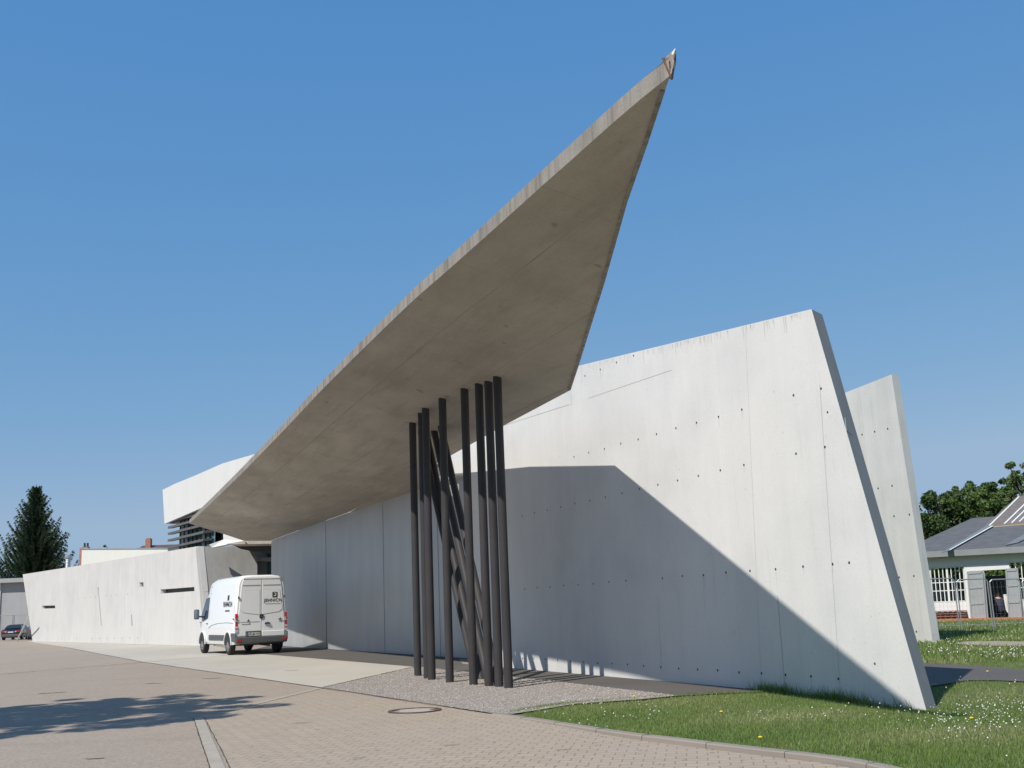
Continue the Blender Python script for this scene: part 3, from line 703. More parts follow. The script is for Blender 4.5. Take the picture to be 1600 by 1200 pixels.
# ---- upper volume with parapet, louvres and glazing
tA = at(254, 818, 66); dTw = V(-.55, .83, 0).normalized(); PT = (tA, V(.83, .55, 0).normalized(), dTw); nT = PT[1]
if nT.y < 0: nT = -nT
wt = lambda x, y: on(PT, x, y)
MB().prism([wt(257, 818.5), wt(254, 765.5), wt(273, 756), wt(306, 742.5), wt(348, 724), wt(397.5, 709.5), wt(440, 698), wt(440, 738), wt(315, 793.5)], nT*.35).build('parapet', M_white, STN)
tl, tr_ = wt(257, 818.5), wt(420, 748)
MB().prism([tl+nT*.35, tr_+nT*.35, tr_+nT*5, tl+nT*5], (0, 0, .12)).build('upper_soffit', M_dark, STN)
M_glass = plain('teal_glass', (.10, .22, .25), .08, .0, coat=.5); M_blind = plain('pale_blind', (.42, .55, .60), .35); M_mull = plain('teal_mullion', (.02, .075, .085), .4)
M_louv = plain('louvre_bronze', (.11, .10, .095), .6, vary=.15)
gA = wt(258, 862)+nT*.0; zb = 4.6
g0 = V(gA.x, gA.y, zb)-dTw*.55+nT*.75     # glazing line starts
gl_len = 8.5; zt = tl.z+.1
def gtop(s): return zt+s*((tr_.z-tl.z)/(tr_-tl).length)
for i in range(8):
    s0 = i*.8; pA = g0-dTw*s0; pB = g0-dTw*(s0+.74)
    col_m = M_blind if i in (0, 1, 5) else M_glass
    MB().prism([pA, pB, V(pB.x, pB.y, gtop(s0+.74)), V(pA.x, pA.y, gtop(s0))], nT*.03).build('window_pane', col_m, STN)
    m_ = MB(); m_.prism([pA-nT*.06, pA-nT*.06+dTw*.07, V(pA.x, pA.y, gtop(s0))-nT*.06+dTw*.07, V(pA.x, pA.y, gtop(s0))-nT*.06], nT*.12)
    m_.build('mullion', M_mull, STN)
MB().prism([g0+nT*.5, g0-dTw*6+nT*.5, g0-dTw*6+nT*.5+V(0, 0, 3.0), g0+nT*.5+V(0, 0, zt-zb-.1)], nT*.1).build('upper_core_wall', plain('interior_dark', (.05, .06, .065), .8), STN)
for k, z in enumerate((7.02, 6.70, 6.33, 5.93, 5.50, 5.05)):
    st_ = .15 if k < 6 else -3.2
    pA = V(g0.x, g0.y, z)+dTw*(.55 if k < 6 else -3.0)-nT*.62; pB = pA-dTw*6.8
    tipA = pA+dTw*.35+nT*.4
    MB().prism([pA, pB, pB+nT*.5+V(0, 0, .05), tipA+V(0, 0, .05)], (0, 0, .13)).build('louvre', M_louv, STN)

# vent pipe on the wing
M_zinc = plain('zinc', (.48, .49, .50), .4, .7, vary=.15)
vp = at(105.8, 889, 84)
vt = thing('vent_pipe', vp, 'short ribbed zinc vent pipe rising behind the top of the low wing wall', 'vent pipe')
mb = MB(); px = 84/1700
prof = []
for k in range(10): z = k*.115-.3; prof += [(.19, z), (.215, z+.03), (.19, z+.06)]
mb.lathe(prof+[(.19, .86)], 14, vp); mb.build('pipe', M_zinc, vt, smooth=True)
MB().lathe([(.24, .80), (.25, .84), (.24, 1.02), (.12, 1.06)], 14, vp).build('cap', M_zinc, vt, smooth=True)

# ================================================================ NEIGHBOURS
M_cream = concrete('cream_render', (.78, .76, .68), streak=.05, blotch=.05, joints=0)
M_brick = plain('brick', (.36, .17, .12), .85, vary=.25, scale=12); M_tile = plain('brown_roof_tiles', (.10, .062, .055), .8, vary=.25, scale=4)
bA, bB = at(128, 858, 92), at(262, 857.3, 92)
wbld = thing('white_building', V(bA.x, 92, 0), 'flat cream rendered block showing above the low wing wall', 'building')
MB().prism([V(bA.x, 92, 0), V(bB.x, 92, 0), bB, bA], (0, 9, 0)).build('wall', M_cream, wbld)
MB().prism([bA+V(-.05, -.06, -.0), bB+V(.05, -.06, 0), bB+V(.05, -.06, .07), bA+V(-.05, -.06, .07)], (0, 9.1, 0)).build('coping', M_zinc, wbld)
MB().prism([V(bA.x-.22, 92.05, 0), V(bA.x-.01, 92.05, 0), V(bA.x-.01, 92.05, bA.z+.1), V(bA.x-.22, 92.05, bA.z+.1)], (0, .6, 0)).build('brick_pier', M_brick, wbld)
cp = at(133, 858, 98)
ch = thing('chimney', V(cp.x, 98, 0), 'small dark chimney stack with pots at the left corner of the cream block', 'chimney')
MB().prism([V(cp.x-.30, 98, 0), V(cp.x+.25, 98, 0), V(cp.x+.25, 98, cp.z+.2), V(cp.x-.30, 98, cp.z+.2)], (0, .5, 0)).build('stack', M_brick, ch)
for k in (-.15, .12): MB().lathe([(.10, 0), (.08, .35), (.11, .4)], 10, V(cp.x+k, 98.25, cp.z+.15)).build('pot', M_dark, ch)
# house with brown roof
hA = at(192, 857, 125); hB = at(320, 857, 125)
hs = thing('house', V(hA.x, 125, 0), 'distant house of which only brown tiled roof and brick chimney show', 'house')
rz = at(225, 852.5, 129).z
MB().prism([V(hA.x, 125, 0), V(hB.x, 125, 0), V(hB.x, 125, hA.z-1.6), V(hA.x, 125, hA.z-1.6)], (0, 8, 0)).build('wall', M_cream, hs)
mb = MB(); e0 = hA.z-1.5
q = [V(hA.x-.5, 124.5, e0), V(hB.x+.5, 124.5, e0), V(hB.x+.5, 133.5, e0), V(hA.x-.5, 133.5, e0), V(hA.x+.9, 129, rz), V(hB.x-.9, 129, rz)]
mb.v = [tuple(p) for p in q]; mb.face(0, 1, 5, 4); mb.face(1, 2, 5); mb.face(2, 3, 4, 5); mb.face(3, 0, 4); mb.face(3, 2, 1, 0)
rf = mb.build('roof', M_tile, hs)
cq = at(232.5, 841.5, 128.5); 
mb = MB(); mb.box(V(cq.x, 128.5, cq.z-1.0), .6, .6, 1.9); mb.box(V(cq.x, 128.5, cq.z-.02), .45, .45, .12); c_o = mb.build('chimney', M_brick, hs)
# grey garage far left
gq = at(0, 911, 112); ga = thing('garage', V(gq.x-8, 112, 0), 'plain grey garage with flat roof behind the parked cars', 'garage')
gx0, gx1 = gq.x-22, at(60, 911, 112).x
M_gw = concrete('grey_render', (.36, .365, .375), streak=.12, joints=0)
MB().prism([V(gx0, 112, 0), V(gx1, 112, 0), V(gx1, 112, gq.z), V(gx0, 112, gq.z)], (0, 10, 0)).build('wall', M_gw, ga)
MB().box(V(gq.x+.05, 111.93, gq.z/2), .22, .16, gq.z).build('pilaster', M_white, ga)
MB().box(V((gx0+gx1)/2, 116.6, gq.z+.2), gx1-gx0+.6, 10.6, .42).build('roof', M_gw, ga)
M_steel = plain('galvanised', (.33, .34, .34), .45, .5)
fa = at(-45, 1000, 109.0); 
fl = thing('mesh_fence', V(fa.x, 109.0, 0), 'tall grey mesh fence in front of the grey garage at far left', 'fence')
fx0, fx1, fz = at(-60, 962, 109.0).x, at(60, 960, 109.0).x, at(20, 961, 109.0).z
for xx in (fx0, at(20.5, 960, 109.0).x, at(22.5, 960, 109.0).x, fx1): MB().tube(V(xx, 109.0, 0), V(xx, 109.0, fz), .035, 8).build('post', M_steel, fl)
for z_ in (fz, .15): MB().tube(V(fx0, 109.0, z_), V(fx1, 109.0, z_), .03, 6).build('rail', M_steel, fl)
mb = MB()
for i in range(60): x = fx0+(fx1-fx0)*i/59; mb.box(V(x, 109.0, fz/2), .008, .008, fz-.1)
mb.build('mesh', M_steel, fl)
# leaning pole
p0 = gnd(26, 1002); p1 = at(45.5, 962, p0.y-6)
d_ = p1-p0; lp_ = MB().tube(p0, p1, .06, 8).build('pole', plain('pole_paint', (.62, .61, .58), .5)); tag(lp_, 'thin white pole leaning against the left edge of the wing wall', 'pole')
cone = gnd(36, 1002.5)

# ---- shed on the right
sA, sB = V(18.5, 50.2, 0), V(21.8, 48.2, 0); PS = vplane(sA, sB); nS = V(-PS[2].y, PS[2].x, 0)
if nS.y < 0: nS = -nS
wsd = lambda x, y: on(PS, x, y)
shed = thing('workshop', V(sA.x, sA.y, 0), 'low white workshop with grey felt roof, barred windows and open grey doors', 'workshop')
M_shw = concrete('white_render', (.72, .72, .71), streak=.05, blotch=.04, joints=0)
M_felt = plain('roof_felt', (.105, .105, .108), .85, vary=.18, scale=2); M_felt2 = plain('eave_metal', (.22, .235, .235), .6, vary=.1, scale=2); M_felt3 = plain('roof_sheet', (.165, .18, .18), .6, vary=.15, scale=2)
def gz0(p): return V(p.x, p.y, -.15)
out = [gz0(wsd(1380, 960)), wsd(1380, 876), wsd(1800, 852), gz0(wsd(1800, 960))]
holes = [[wsd(1453, 887.5), wsd(1505, 885), wsd(1509, 939), wsd(1458, 941)],
         [wsd(1537, 890.5), wsd(1572.5, 888.5), wsd(1577, 967.5), wsd(1541, 969)],
         [wsd(1577, 878.5), wsd(1632, 876), wsd(1637, 936), wsd(1582, 937.5)]]
mb = wall_with_holes('wall', out, holes, .22, None, shed, nS); mb.build('wall', M_shw, shed)
M_bar = plain('window_bar', (.72, .73, .70), .5); M_in = plain('workshop_glass', (.06, .07, .07), .15)
def window(c, n, heavy):
    a, b, c2, d = c; f_ = MB()
    for p, q in ((a, b), (b, c2), (c2, d), (d, a)): f_.bar(p+nS*.03, q+nS*.03, .05, .06, nS)
    fr = f_.build('window', M_bar, shed)
    for i in range(1, n):
        t = i/n; p = a.lerp(b, t); q = d.lerp(c2, t); w = .085 if i in heavy else .035
        MB().bar(p+nS*.03, q+nS*.03, w, .05, nS).build('glazing_bar', M_bar, fr)
    for t in (.44, .68): MB().bar(a.lerp(d, t)+nS*.035, b.lerp(c2, t)+nS*.035, .035, .04, nS).build('glazing_bar', M_bar, fr)
window(holes[0], 8, (4,)); window(holes[2], 6, (3,))
# white door surround, slightly proud
for q in ([(1506, 884), (1576.5, 880), (1577.5, 889), (1507, 893)], [(1507, 893), (1514, 892.5), (1519, 966), (1513, 966)]):
    MB().prism([wsd(*k) for k in q], -nS*.05).build('door_frame', M_shw, shed)
M_leaf = plain('grey_door_paint', (.30, .315, .325), .5, vary=.06)
def leaf(q, off):
    P = [wsd(*k)-nS*off for k in q]; b = MB().prism(P, -nS*.05).build('door_leaf', M_leaf, shed)
    for t in (0.04, .34, .66, .96):
        A = P[0].lerp(P[3], t)-nS*.06; B = P[1].lerp(P[2], t)-nS*.06; MB().bar(A, B, .07, .03, nS).build('door_rail', M_leaf, b)
    for A, B in ((P[0], P[3]), (P[1], P[2])): MB().bar(A-nS*.06, B-nS*.06, .06, .03, nS).build('door_stile', M_leaf, b)
leaf([(1512.5, 893), (1535, 891.5), (1541, 969), (1519, 970)], .08); leaf([(1572.5, 888.5), (1590, 887.5), (1597, 968), (1578, 968.5)], .08)
MB().prism([wsd(1535.5, 892)-nS*.05, wsd(1540, 897)-nS*.5, wsd(1546, 967)-nS*.5, wsd(1541.5, 969)-nS*.05], PS[2]*.04).build('door_leaf', M_leaf, shed)
# inside: floor, partition of corrugated sheet, back wall low enough to see the trees over it
sl_, sr_ = wsd(1380, 960), wsd(1800, 960)
MB().prism([V(sl_.x, sl_.y, -.14), V(sr_.x, sr_.y, -.14), V(sr_.x, sr_.y, -.14)+nS*9, V(sl_.x, sl_.y, -.14)+nS*9], (0, 0, .15)).build('floor', M_asph, shed)
mb = MB(); A = sl_+nS*5; B = sr_+nS*5; n = 150
for i in range(n):
    p = A.lerp(B, i/n); q = A.lerp(B, (i+1)/n); o1 = nS*(.04 if i % 2 else 0); o2 = nS*(0 if i % 2 else .04)
    mb.poly([V(p.x, p.y, 0)+o1, V(q.x, q.y, 0)+o2, V(q.x, q.y, 1.9)+o2, V(p.x, p.y, 1.9)+o1])
mb.build('corrugated_partition', plain('corrugated_sheet', (.13, .135, .14), .5, .3), shed, recalc=False)
# air bricks / pallet under the window
pw = thing('pallet_stack', wsd(1480, 968)-nS*.4, 'stack of reddish slatted pallets under the left workshop window', 'pallet')
M_pal = plain('reddish_timber', (.26, .12, .085), .85, vary=.3, scale=6)
pa, pb = wsd(1462, 971)-nS*.35, wsd(1513, 970)-nS*.35
for k in range(4):
    z = .05+.115*k
    MB().prism([V(pa.x, pa.y, z), V(pb.x, pb.y, z), V(pb.x, pb.y, z)+nS*.3, V(pa.x, pa.y, z)+nS*.3], (0, 0, .03)).build('board', M_pal, pw)
    for i in range(6):
        p = pa.lerp(pb, (i+.15)/6)
        MB().box(V(p.x, p.y, z-.045)+nS*.12, .09, .12, .07).build('block', M_pal, pw)
# roof of the shed
e0, e1 = wsd(1405, 873)-nS*.5, wsd(1800, 851)-nS*.5; zE = wsd(1480, 870).z; e0.z = e1.z = zE
rA = at(1519, 809.5, 58.5); rB = at(1840, 795, 51.5)
roofP = plane3(e0+V(0, 0, .28), e1+V(0, 0, .28), rA)
MB().prism([e0, e1, e1+V(0, 0, .27), e0+V(0, 0, .27)], nS*.12).build('eave_board', M_felt2, shed)
mb = MB(); top0, top1 = e0+V(0, 0, .28), e1+V(0, 0, .28)
rB = rA+(e1-e0).normalized()*14; bk_0, bk_1 = e0+nS*13, e1+nS*13
mb.v = [tuple(p) for p in (top0, top1, rB, rA, bk_0+V(0, 0, .28), bk_1+V(0, 0, .28))]
mb.face(0, 1, 2, 3); mb.face(0, 3, 4); mb.face(3, 2, 5, 4); mb.face(1, 5, 2)
rf = mb.build('roof', M_felt, shed, recalc=False); so_ = rf.modifiers.new('thick', 'SOLIDIFY'); so_.thickness = .06; so_.offset = -1
rp = lambda x, y: on(roofP, x, y)+V(0, 0, .03)
for q in ([(1471, 865), (1484, 861.5), (1552, 823), (1543, 822)], [(1570, 853.5), (1591, 849), (1650, 820), (1630, 820)]):
    MB().prism([rp(*k) for k in q], V(0, 0, .02)).build('roof_sheet', M_felt3, rf)
MB().prism([rp(1484, 861.5)+V(0, 0, .03), rp(1486.5, 861.2)+V(0, 0, .03), rp(1552, 824.3)+V(0, 0, .03), rp(1551, 823.3)+V(0, 0, .03)], V(0, 0, .02)).build('flashing', M_bar, rf)
# raised rooflight
mA, mB_, mC, mD = rp(1537, 824), rp(1700, 811), at(1690, 764, 56), at(1590, 775.5, 58.5)
PM = plane3(mA, mB_, mD); mC = on(PM, 1720, 760)
rl = MB().prism([mA, mB_, mC, mD], nS*.4).build('roof_light', plain('weathered_brown_felt', (.15, .13, .12), .85, vary=.15), rf)
wm = lambda x, y: on(PM, x, y)-nS*.03
for a, b in (((1546, 821.5), (1592, 776.5)), ((1569.5, 818.5), (1601, 788)), ((1581, 817), (1612, 787)), ((1593, 815), (1624, 785)), ((1604, 813), (1640, 778)), ((1616, 812), (1650, 779))):
    MB().bar(wm(*a), wm(*b), .06, .05, nS).build('glazing_bar', M_bar, rl)
MB().bar(wm(1546, 823.5), wm(1700, 811), .05, .05, nS).build('flashing', plain('buff_trim', (.42, .32, .20), .7), rl)
# orange strip along the shed
oA, oB = wsd(1440, 971)-nS*.9, wsd(1700, 968)-nS*.9
struct('brick_edging', MB().prism([V(oA.x, oA.y, -.05), V(oB.x, oB.y, -.05), V(oB.x, oB.y, -.05)+nS*.85, V(oA.x, oA.y, -.05)+nS*.85], (0, 0, .12)), plain('orange_brick', (.42, .15, .07), .85, vary=.2, scale=8))
# mobile fence panels
fpx = [1425, 1493, 1545, 1596, 1655]; fY = 38.6
def fence_panel(i, xa, xb, label):
    A, B = gnd(xa+9.5, 983), gnd(xb+8.5, 983-(xb-xa)*.03); A.y = B.y = fY; A = at(xa+9, 983, fY); B = at(xb+8, 983, fY); A.z = B.z = 0
    t = thing('fence_panel', A, label, 'fence panel', 'temporary mesh fence panels before the workshop')
    h = at(xa, 906, fY).z; r = .021; c = .1
    for P in (A+V(.03, 0, 0), B-V(.03, 0, 0)):
        MB().tube(P, V(P.x, P.y, h-.08), r, 8).build('post', M_steel, t)
    mb = MB(); P, Q = A+V(.03, 0, h-.08), B+V(-.03, 0, h-.08)
    mb.tube(P, P+V(.08, 0, .08), r, 8); mb.tube(Q, Q+V(-.08, 0, .08), r, 8); mb.tube(P+V(.08, 0, .08), Q+V(-.08, 0, .08), r, 8);
    mb.build('rail', M_steel, t); MB().tube(A+V(.03, 0, .15), B+V(-.03, 0, .15), r*.7, 6).build('rail', M_steel, t)
    mb = MB(); L = (B-A).x; k = 0
    while k < L: mb.box(V(A.x+k, fY, h/2), .003, .003, h-.1); k += .14
    z = .2
    while z < h: mb.box(V(A.x+L/2, fY, z), L, .003, .003); z += .3
    mb.build('mesh', M_steel, t)
for i, (lab) in enumerate(['leftmost mesh fence panel, half hidden by the narrow concrete wall blade', 'mesh fence panel in front of the left grey door leaf', 'mesh fence panel in front of the dark doorway opening', 'rightmost mesh fence panel, by the right workshop window at the frame edge']):
    fence_panel(i, fpx[i], fpx[i+1], lab)

# ---- person crouching in the doorway
def skin(name, pts, edges, radii, m, parent, root=0):
    me = bpy.data.meshes.new(name); me.from_pydata(pts, edges, []); me.materials.append(m); o = bpy.data.objects.new(name, me); COL.objects.link(o); o.parent = parent
    md = o.modifiers.new('skin', 'SKIN'); md.use_smooth_shade = True
    for i, r in enumerate(radii): me.skin_vertices[0].data[i].radius = (r, r)
    me.skin_vertices[0].data[root].use_root = True
    s = o.modifiers.new('sub', 'SUBSURF'); s.levels = 1; s.render_levels = 2; return o
pp = wsd(1559, 966)+nS*.9; pp.z = .01
per = thing('person', pp, 'person in dark overalls with an orange collar crouching in the workshop doorway', 'person', local=True); per.rotation_euler = (0, 0, rad(-20))
P = [(0, 0, .42), (0, .06, .62), (0, .14, .82), (0, .17, .93), (0, .2, 1.0), (0, .22, 1.12),
     (-.10, 0, .38), (-.16, .36, .46), (-.13, .12, .09), (-.13, .27, .04), (.10, 0, .38), (.16, .36, .46), (.13, .12, .09), (.13, .27, .04),
     (-.18, .14, .84), (-.26, .26, .62), (-.18, .46, .55), (-.15, .52, .53), (.18, .14, .84), (.26, .26, .62), (.18, .46, .55), (.15, .52, .53)]
Ed = [(0, 1), (1, 2), (2, 3), (3, 4), (4, 5), (0, 6), (6, 7), (7, 8), (8, 9), (0, 10), (10, 11), (11, 12), (12, 13), (2, 14), (14, 15), (15, 16), (16, 17), (2, 18), (18, 19), (19, 20), (20, 21)]
Rd = [.15, .14, .14, .07, .07, .105, .10, .07, .05, .045, .10, .07, .05, .045, .065, .05, .04, .035, .065, .05, .04, .035]
skin('body', P, Ed, Rd, plain('skin', (.45, .28, .2), .6), per)
cl = [i for i in range(len(P)) if i not in (3, 4, 5, 9, 13, 17, 21)]; mp_ = {o_: i for i, o_ in enumerate(cl)}
skin('overalls', [P[i] for i in cl], [(mp_[a], mp_[b]) for a, b in Ed if a in mp_ and b in mp_], [Rd[i]*1.35 for i in cl], plain('navy_cloth', (.03, .035, .06), .85, vary=.2), per)
MB().lathe([(.02, 1.25), (.08, 1.235), (.118, 1.17), (.122, 1.12)], 14, (0, .215, 0)).build('hair', plain('brown_hair', (.09, .06, .045), .7), per, smooth=True)
MB().lathe([(.07, .93), (.085, .95), (.07, .98)], 14, (0, .17, 0)).build('collar', plain('orange_cloth', (.5, .10, .04), .8), per, smooth=True)
# sheet of white cloth hung in the doorway
ca = wsd(1565, 929)+nS*.45; M_cloth = plain('white_cloth', (.7, .7, .68), .8)
mb = MB(); 
for i in range(10):
    for j in range(8):
        pass
W_, H_ = .34, .82; vv = []; b = 0
for j in range(9):
    for i in range(11):
        u = i/10; w = j/8; lower = (.75+.25*math.cos(u*3)) if u < .5 else 1.0
        vv.append(tuple(ca+PS[2]*(u*W_+.02*w)+V(0, 0, -w*H_*(.6+.4*math.sin(.6+u*2.4)))+nS*(.05*math.sin(u*12+w*2))))
mb.v = vv
for j in range(8):
    for i in range(10): mb.face(j*11+i, j*11+i+1, (j+1)*11+i+1, (j+1)*11+i)
clo = mb.build('hanging_cloth', M_cloth, recalc=False); tag(clo, 'white cloth hanging at the right of the workshop doorway beside the person', 'cloth')

# ================================================================ VEGETATION
def mat_leaf(name, c1, c2, trans=.25):
    m, nt, p = new_mat(name); tc = N(nt, 'ShaderNodeTexCoord'); f = noise(nt, tc.outputs['Object'], .9, 3); f2 = noise(nt, tc.outputs['Object'], 9, 2)
    g = N(nt, 'ShaderNodeObjectInfo')
    col = mix(nt, ramp(nt, f, .35, .65), c1, c2); col = mix(nt, ramp(nt, f2, .4, .7, 0, .5), col, tuple(x*.55 for x in c1))
    nt.links.new(col, p.inputs['Base Color']); p.inputs['Roughness'].default_value = .65
    tr = N(nt, 'ShaderNodeBsdfTranslucent'); nt.links.new(col, tr.inputs[0]); ms = N(nt, 'ShaderNodeMixShader'); ms.inputs[0].default_value = trans
    nt.links.new(p.outputs[0], ms.inputs[1]); nt.links.new(tr.outputs[0], ms.inputs[2]); nt.links.new(ms.outputs[0], nt.nodes['Material Output'].inputs[0]); return m
M_bark = plain('bark', (.09, .07, .05), .9, vary=.3, scale=6)
def leaf_cloud(name, centers, radii, per, size, mats, parent, org, flat=.8):
    C = np.asarray(centers, float); Rr = np.asarray(radii, float); n = len(C)*per
    ci = np.repeat(np.arange(len(C)), per); d = rng.normal(size=(n, 3)); d /= np.linalg.norm(d, axis=1)[:, None]
    r = rng.uniform(.25, 1, n)**.5; P = C[ci]+d*(r*Rr[ci])[:, None]*np.array([1, 1, flat])
    a = rng.normal(size=(n, 3)); a /= np.linalg.norm(a, axis=1)[:, None]; b = np.cross(a, rng.normal(size=(n, 3))); b /= np.linalg.norm(b, axis=1)[:, None]
    s = size*rng.uniform(.6, 1.4, n)[:, None]
    v = np.stack([P-a*s, P+b*s*.55, P+a*s, P-b*s*.55], 1).reshape(-1, 3)-np.array(org)
    f = np.arange(n*4).reshape(-1, 4); mi = rng.integers(0, len(mats), len(C))[ci]
    o = raw_mesh(name, v, f, mats, mi); o.parent = parent; return o
def limb(mb, a, b, r1, r2, n=7, k=4, w=.12):
    a, b = Vector(a), Vector(b); L = (b-a).length; prev = a
    for i in range(1, k+1):
        t = i/k; p = a.lerp(b, t)+V(random.uniform(-w, w), random.uniform(-w, w), 0)*L*.25*(1 if i < k else 0)
        mb.tube(prev, p, r1+(r2-r1)*(i-1)/k, n, r1+(r2-r1)*t, cap=False); prev = p
def broadleaf(loc, H, Wd, label, mats, n=70, per=90, size=.16, trunk=.28, base=.3, group=None, lx=1.0, name='tree', dens=1.0):
    loc = Vector(loc); t = thing(name, loc, label, 'tree', group)
    mb = MB(); limb(mb, loc-V(0, 0, .2), loc+V(0, 0, H*.75), trunk, trunk*.3, 9, 5, .08)
    cs, rs = [], []
    for i in range(n):
        a = random.uniform(0, 6.283); h = random.uniform(base, .97); w = Wd/2*(1-max(0, (h-.45)/.62)**2.4)**.5*random.uniform(.25, 1.05)*(1+.2*math.sin(a*3+H))
        c = loc+V(math.cos(a)*w*lx, math.sin(a)*w, h*H+random.uniform(-.6, .2)); cs.append(tuple(c)); rs.append(random.choice([.06, .09, .12, .17])*Wd*(1.2-.6*h))
        if i % 3 == 0: limb(mb, loc+V(0, 0, H*max(.15, h-.25)), c, trunk*.3, .02, 5, 3, .1)
    mb.build('trunk', M_bark, t, smooth=True)
    leaf_cloud('crown', cs, rs, per, size, mats, t, loc); return t
L1 = mat_leaf('leaf_dark', (.05, .088, .022), (.075, .125, .03)); L2 = mat_leaf('leaf_mid', (.08, .14, .03), (.115, .18, .04)); L3 = mat_leaf('leaf_light', (.12, .17, .05), (.16, .19, .08))
def treeat(px, ytop, Y, wpx, **k):
    p = at(px, ytop, Y); broadleaf(V(p.x, Y, 0), p.z, wpx*Y/FPX, **k)
treeat(1462, 768, 74, 120, label='dark green tree directly right of the narrow concrete wall blade', mats=[L1, L1, L2], group='trees behind the workshop', base=.06, n=230, per=150, size=.11)
treeat(1512, 752, 78, 125, label='dark green tree with feathery top behind the workshop ridge', mats=[L1, L2], group='trees behind the workshop', base=.06, n=230, per=150, size=.11)
treeat(1556, 748, 72, 105, label='taller mid green tree standing behind the roof light, left of the thin pale tree', mats=[L1, L2, L2], group='trees behind the workshop', base=.06, n=220, per=150, size=.11)
treeat(1598, 722, 66, 85, label='thin pale tree with airy crown above the roof light at the right edge', mats=[L3, L2, L3], group='trees behind the workshop', base=.35, n=120, per=70, size=.10)
treeat(1680, 740, 70, 110, label='bushy green tree beyond the right end of the workshop', mats=[L1, L2], group='trees behind the workshop', base=.08, n=60, per=80)
treeat(163, 850, 118, 26, label='small pale green treetop just above the cream block', mats=[L2, L3], base=.3, n=30, per=60)
treeat(97, 888, 120, 50, label='low green bush beside the foot of the spruce', mats=[L1, L2], base=.1, n=30, per=60, name='bush')
# the yard tree whose shadow falls on the forecourt (stands left of the frame)
sh = gnd(150, 1122); hd = V(sd.x, sd.y, 0).normalized()
def shadow_tree():
    c = V(-8.5, 18.1, 0); hc = 9.0; pos = c-hd*(hc/math.tan(rad(SUN_EL)))      # crown centre seen from the sun lands on c
    loc = V(pos.x, pos.y, 0); t = thing('tree', loc, 'leafy yard tree left of the frame whose shadow falls across the forecourt', 'tree')
    mb = MB(); limb(mb, loc-V(0, 0, .2), loc+V(0, 0, 9.5), .24, .07, 10, 5, .05); cs, rs = [], []
    for i in range(210):
        a = random.uniform(0, 6.283); w = random.random()**.5*random.uniform(.8, 1.08)
        p = V(math.cos(a)*w*4.0, math.sin(a)*w*3.7, hc+random.uniform(-1.6, 1.6)*math.sqrt(max(0, 1.1-w*w)))
        cs.append(tuple(loc+p)); rs.append(random.uniform(.3, .75)*(1-.45*w))
        if i % 4 == 0: limb(mb, loc+V(0, 0, random.uniform(5, 8)), cs[-1], .07, .01, 5, 3, .08)
    mb.build('trunk', M_bark, t, smooth=True); leaf_cloud('crown', cs, rs, 170, .085, [L2, L1], t, loc)
shadow_tree()
# spruce
def spruce(px, ytop, Y, wpx, label):
    p = at(px, ytop, Y); H = p.z; loc = V(p.x, Y, 0); t = thing('spruce', loc, label, 'tree'); Wd = wpx*Y/FPX/2
    mb = MB(); limb(mb, loc-V(0, 0, .2), loc+V(0, 0, H), .35, .03, 9, 6, .01); vs = []; 
    z = 1.2; k = 0
    while z < H-.15:
        fr = 1-z/H; R = Wd*(fr**.80)*1.06; nb = 13 if fr > .3 else 9
        for b in range(nb):
            a = 6.283*b/nb+k*1.1+random.uniform(-.25, .25); Rr = R*random.choice([.62, .8, .95, 1.05, 1.32])+.12; d = V(math.cos(a), math.sin(a), 0); sdv = V(-d.y, d.x, 0)
            m = max(7, int(Rr*11))
            for i in range(m):
                u = (i+random.random())/m; q = loc+V(0, 0, z)+d*Rr*u+V(0, 0, Rr*(-.28*u+.80*u*u*u+ .12*fr))   # droops, lifts at the tip
                wd = .09+.42*Rr*.5*u*(1-u)*1.2; 
                for s_ in (-1, 1, 0, -.5, .5, 0, -.2, .2):
                    e = q+sdv*s_*wd*random.uniform(.5, 1.1)+d*random.uniform(.12, .34)+V(0, 0, random.uniform(-.32, .02)); w_ = .10*(1.15-.75*u)
                    vs.append((q+V(0, 0, w_), q-V(0, 0, w_)+sdv*w_*.5, e))
            if b % 3 == 0: mb.tube(loc+V(0, 0, z), loc+V(0, 0, z-.1*Rr)+d*Rr*.8, .03, 4, .008, cap=False)
        z += .26+.08*fr; k += 1
    mb.build('trunk', M_bark, t)
    v = np.array([tuple(x-loc) for tri in vs for x in tri]); f = np.arange(len(v)).reshape(-1, 3)
    m1 = mat_leaf('spruce_needles', (.03, .058, .028), (.05, .08, .038), .15); m2 = mat_leaf('spruce_needles_light', (.06, .09, .04), (.085, .115, .05), .15)
    o = raw_mesh('crown', v, f, [m1, m2], rng.choice([0, 0, 1], len(f))); o.parent = t
spruce(57, 757, 122, 128, 'tall dark spruce behind the left end of the low wing wall')

# grass blades
def blades(P, hmin, hmax, wid, zf):
    n = len(P); P = np.asarray(P); a = rng.uniform(0, 6.283, n); h = rng.uniform(hmin, hmax, n)*rng.uniform(.6, 1.1, n); w = wid*rng.uniform(.6, 1.3, n)
    lx = rng.normal(0, .35, n)*h; ly = rng.normal(0, .35, n)*h
    z = np.array([gz(x, y) for x, y in P])-.005
    b0 = np.stack([P[:, 0]-np.cos(a)*w, P[:, 1]-np.sin(a)*w, z], 1); b1 = np.stack([P[:, 0]+np.cos(a)*w, P[:, 1]+np.sin(a)*w, z], 1)
    tp = np.stack([P[:, 0]+lx, P[:, 1]+ly, z+h], 1)
    return np.stack([b0, b1, tp], 1).reshape(-1, 3)
path2 = [(p.x, p.y) for p in pathP]; sand2 = [(p.x, p.y) for p in sandP]
def wallside(x, y):   # inside the wall solids?
    r = V(x, y, 0)-PC[0]; s = r.dot(nC); t = r.dot(dC); return -.0 < s < T and t < 12.9
